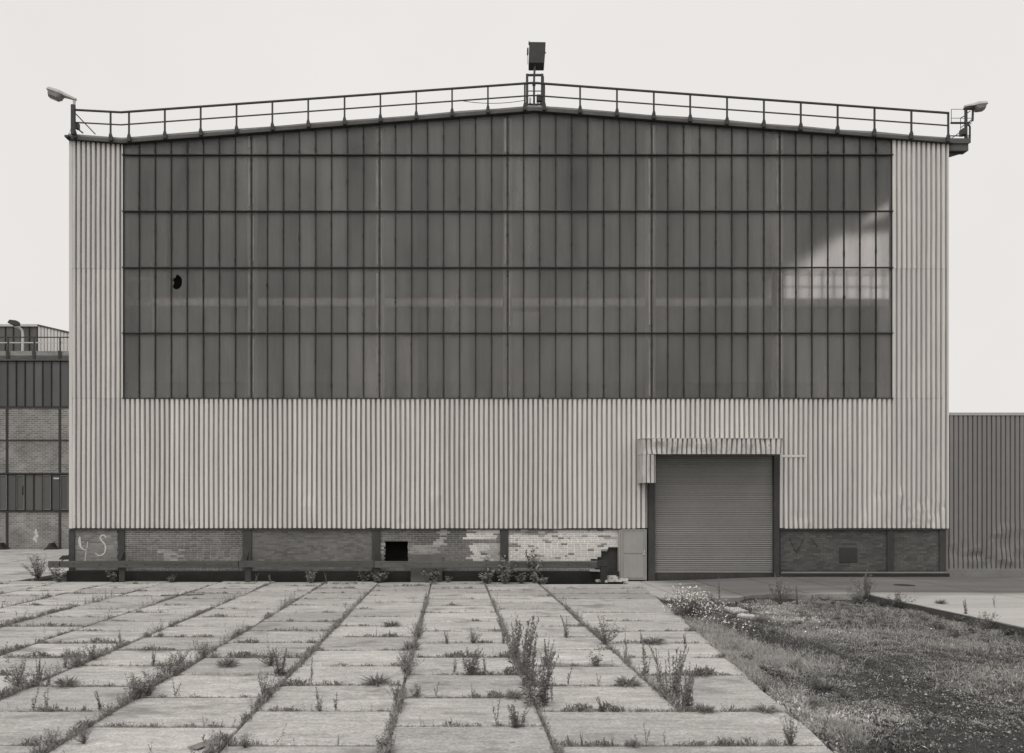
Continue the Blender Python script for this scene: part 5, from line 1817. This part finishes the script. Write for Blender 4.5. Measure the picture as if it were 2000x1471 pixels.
# taller weed clumps standing in the rough ground
r = np.random.default_rng(18)
CV, CF, CT = [], [], []
off = 0
xq, yq_ = rough_pts(900, r)
kq = (bare(xq, yq_) < .35) & (vnoise(xq * .6, yq_ * .6, 91) > .45)
xq, yq_ = xq[kq][:210], yq_[kq][:210]
for X_, Y_ in zip(xq, yq_):
    sm_, lm_ = PROTO[rw.choice(('bush', 'bush', 'low', 'leafy', 'sprig'))][rw.randrange(4)]
    co = np.empty(len(lm_.vertices) * 3, dtype=np.float32); lm_.vertices.foreach_get("co", co); co = co.reshape(-1, 3)
    a_ = r.uniform(0, 6.28); hs_ = r.uniform(.10, .30)
    ca_, sa_ = math.cos(a_), math.sin(a_)
    co = np.stack([co[:, 0] * ca_ - co[:, 1] * sa_, co[:, 0] * sa_ + co[:, 1] * ca_, co[:, 2]], 1) * hs_ * np.array([[1.2, 1.2, 1.0]])
    co += np.array([[X_, Y_, float(gz(X_, Y_)) - .01]])
    CV.append(co); nq = len(co) // 4; CF.append(np.arange(nq * 4).reshape(-1, 4) + off); off += nq * 4
    CT.append(r.uniform(.6, 1.5, nq) * r.uniform(.6, 1.3))
o = bpy.data.objects.new("weed_clumps", nmesh("weed_clumps", np.concatenate(CV), np.concatenate(CF), M['weed'], np.concatenate(CT)))
tag(link(o), "taller mixed weed clumps spread over the rough ground", "weeds", kind="stuff")

# small white daisies scattered near the bush
q = []
for px, py, n_, s in ((1375, 1205, 90, .5), (1400, 1225, 60, .5), (1420, 1235, 30, .4), (1380, 1190, 60, .5), (1440, 1200, 25, .6), (1530, 1215, 20, 1.2), (1650, 1240, 20, 1.5)):
    g_ = GP(px, py, -.02)
    q.append(np.stack([g_.x + r.normal(0, s * .7, n_), g_.y + r.normal(0, s, n_), r.uniform(.08, .3, n_)], 1))
q = np.concatenate(q); q = q[(q[:, 0] > edge_np(q[:, 1])) & (q[:, 1] < 23.8)]
V, Fq = flowers(q, r, .016)
st = q.copy(); st[:, 2] = gz(q[:, 0], q[:, 1]) - .01
SV, SF = stem_arrays(st, q - np.array([[0, 0, .003]]), np.full(len(q), .004))
o = empty("scattered_daisies", (float(q[:, 0].mean()), float(q[:, 1].mean()), -.03), "loose scatter of small white daisies in front of the flower bush", "flowers", kind="stuff")
inst("flower_heads", nmesh("flower_heads", V - np.array(o.location)[None], Fq, M['petal']), o, o.location)
inst("stem", nmesh("stem", SV - np.array(o.location)[None], SF, M['stem']), o, o.location)

# gravel and rubble
r = np.random.default_rng(9)
x, y = rough_pts(46000, r)
b = bare(x, y)
near_st = np.exp(-(((x - 7.6) / 1.0) ** 2 + ((y - 11.2) / 2.2) ** 2)) + .5 * np.exp(-(((x - 8.6) / 1.6) ** 2 + ((y - 13.2) / 1.6) ** 2)) + .4 * np.exp(-(((x - 7.8) / 1.0) ** 2 + ((y - 17.5) / 1.2) ** 2))
keep = r.random(len(x)) < (.22 + .55 * b + .5 * near_st)
x, y, near_st = x[keep], y[keep], near_st[keep]
n_ = len(x)
size = np.exp(r.normal(-4.75, .5, n_)) * (1 + .6 * np.clip(near_st, 0, 1))
octv = np.array([[1, 0, 0], [0, 1, 0], [-1, 0, 0], [0, -1, 0], [0, 0, .7], [0, 0, -.5]])
octf = np.array([[0, 1, 4], [1, 2, 4], [2, 3, 4], [3, 0, 4], [1, 0, 5], [2, 1, 5], [3, 2, 5], [0, 3, 5]])
sv = octv[None] * r.uniform(.55, 1.3, (n_, 6, 3))
a = r.uniform(0, 6.28, n_); ca, sa = np.cos(a), np.sin(a)
vx = sv[..., 0] * ca[:, None] - sv[..., 1] * sa[:, None]; vy = sv[..., 0] * sa[:, None] + sv[..., 1] * ca[:, None]
sv = np.stack([vx, vy, sv[..., 2]], -1) * size[:, None, None]
sv += np.stack([x, y, gz(x, y) + size * .25], 1)[:, None]
tone = np.where(r.random(n_) < .08 + .22 * np.clip(near_st, 0, 1), r.uniform(.8, 2.3, n_), r.uniform(.15, .6, n_))
o = bpy.data.objects.new("gravel", nmesh("gravel", sv.reshape(-1, 3), (np.arange(n_)[:, None, None] * 6 + octf[None]).reshape(-1, 3), M['stone'], np.repeat(tone, 8)))
tag(link(o), "scattered gravel and rubble on the bare soil", "gravel", kind="stuff")
print("slabs", nslab, "objects", len(bpy.data.objects))
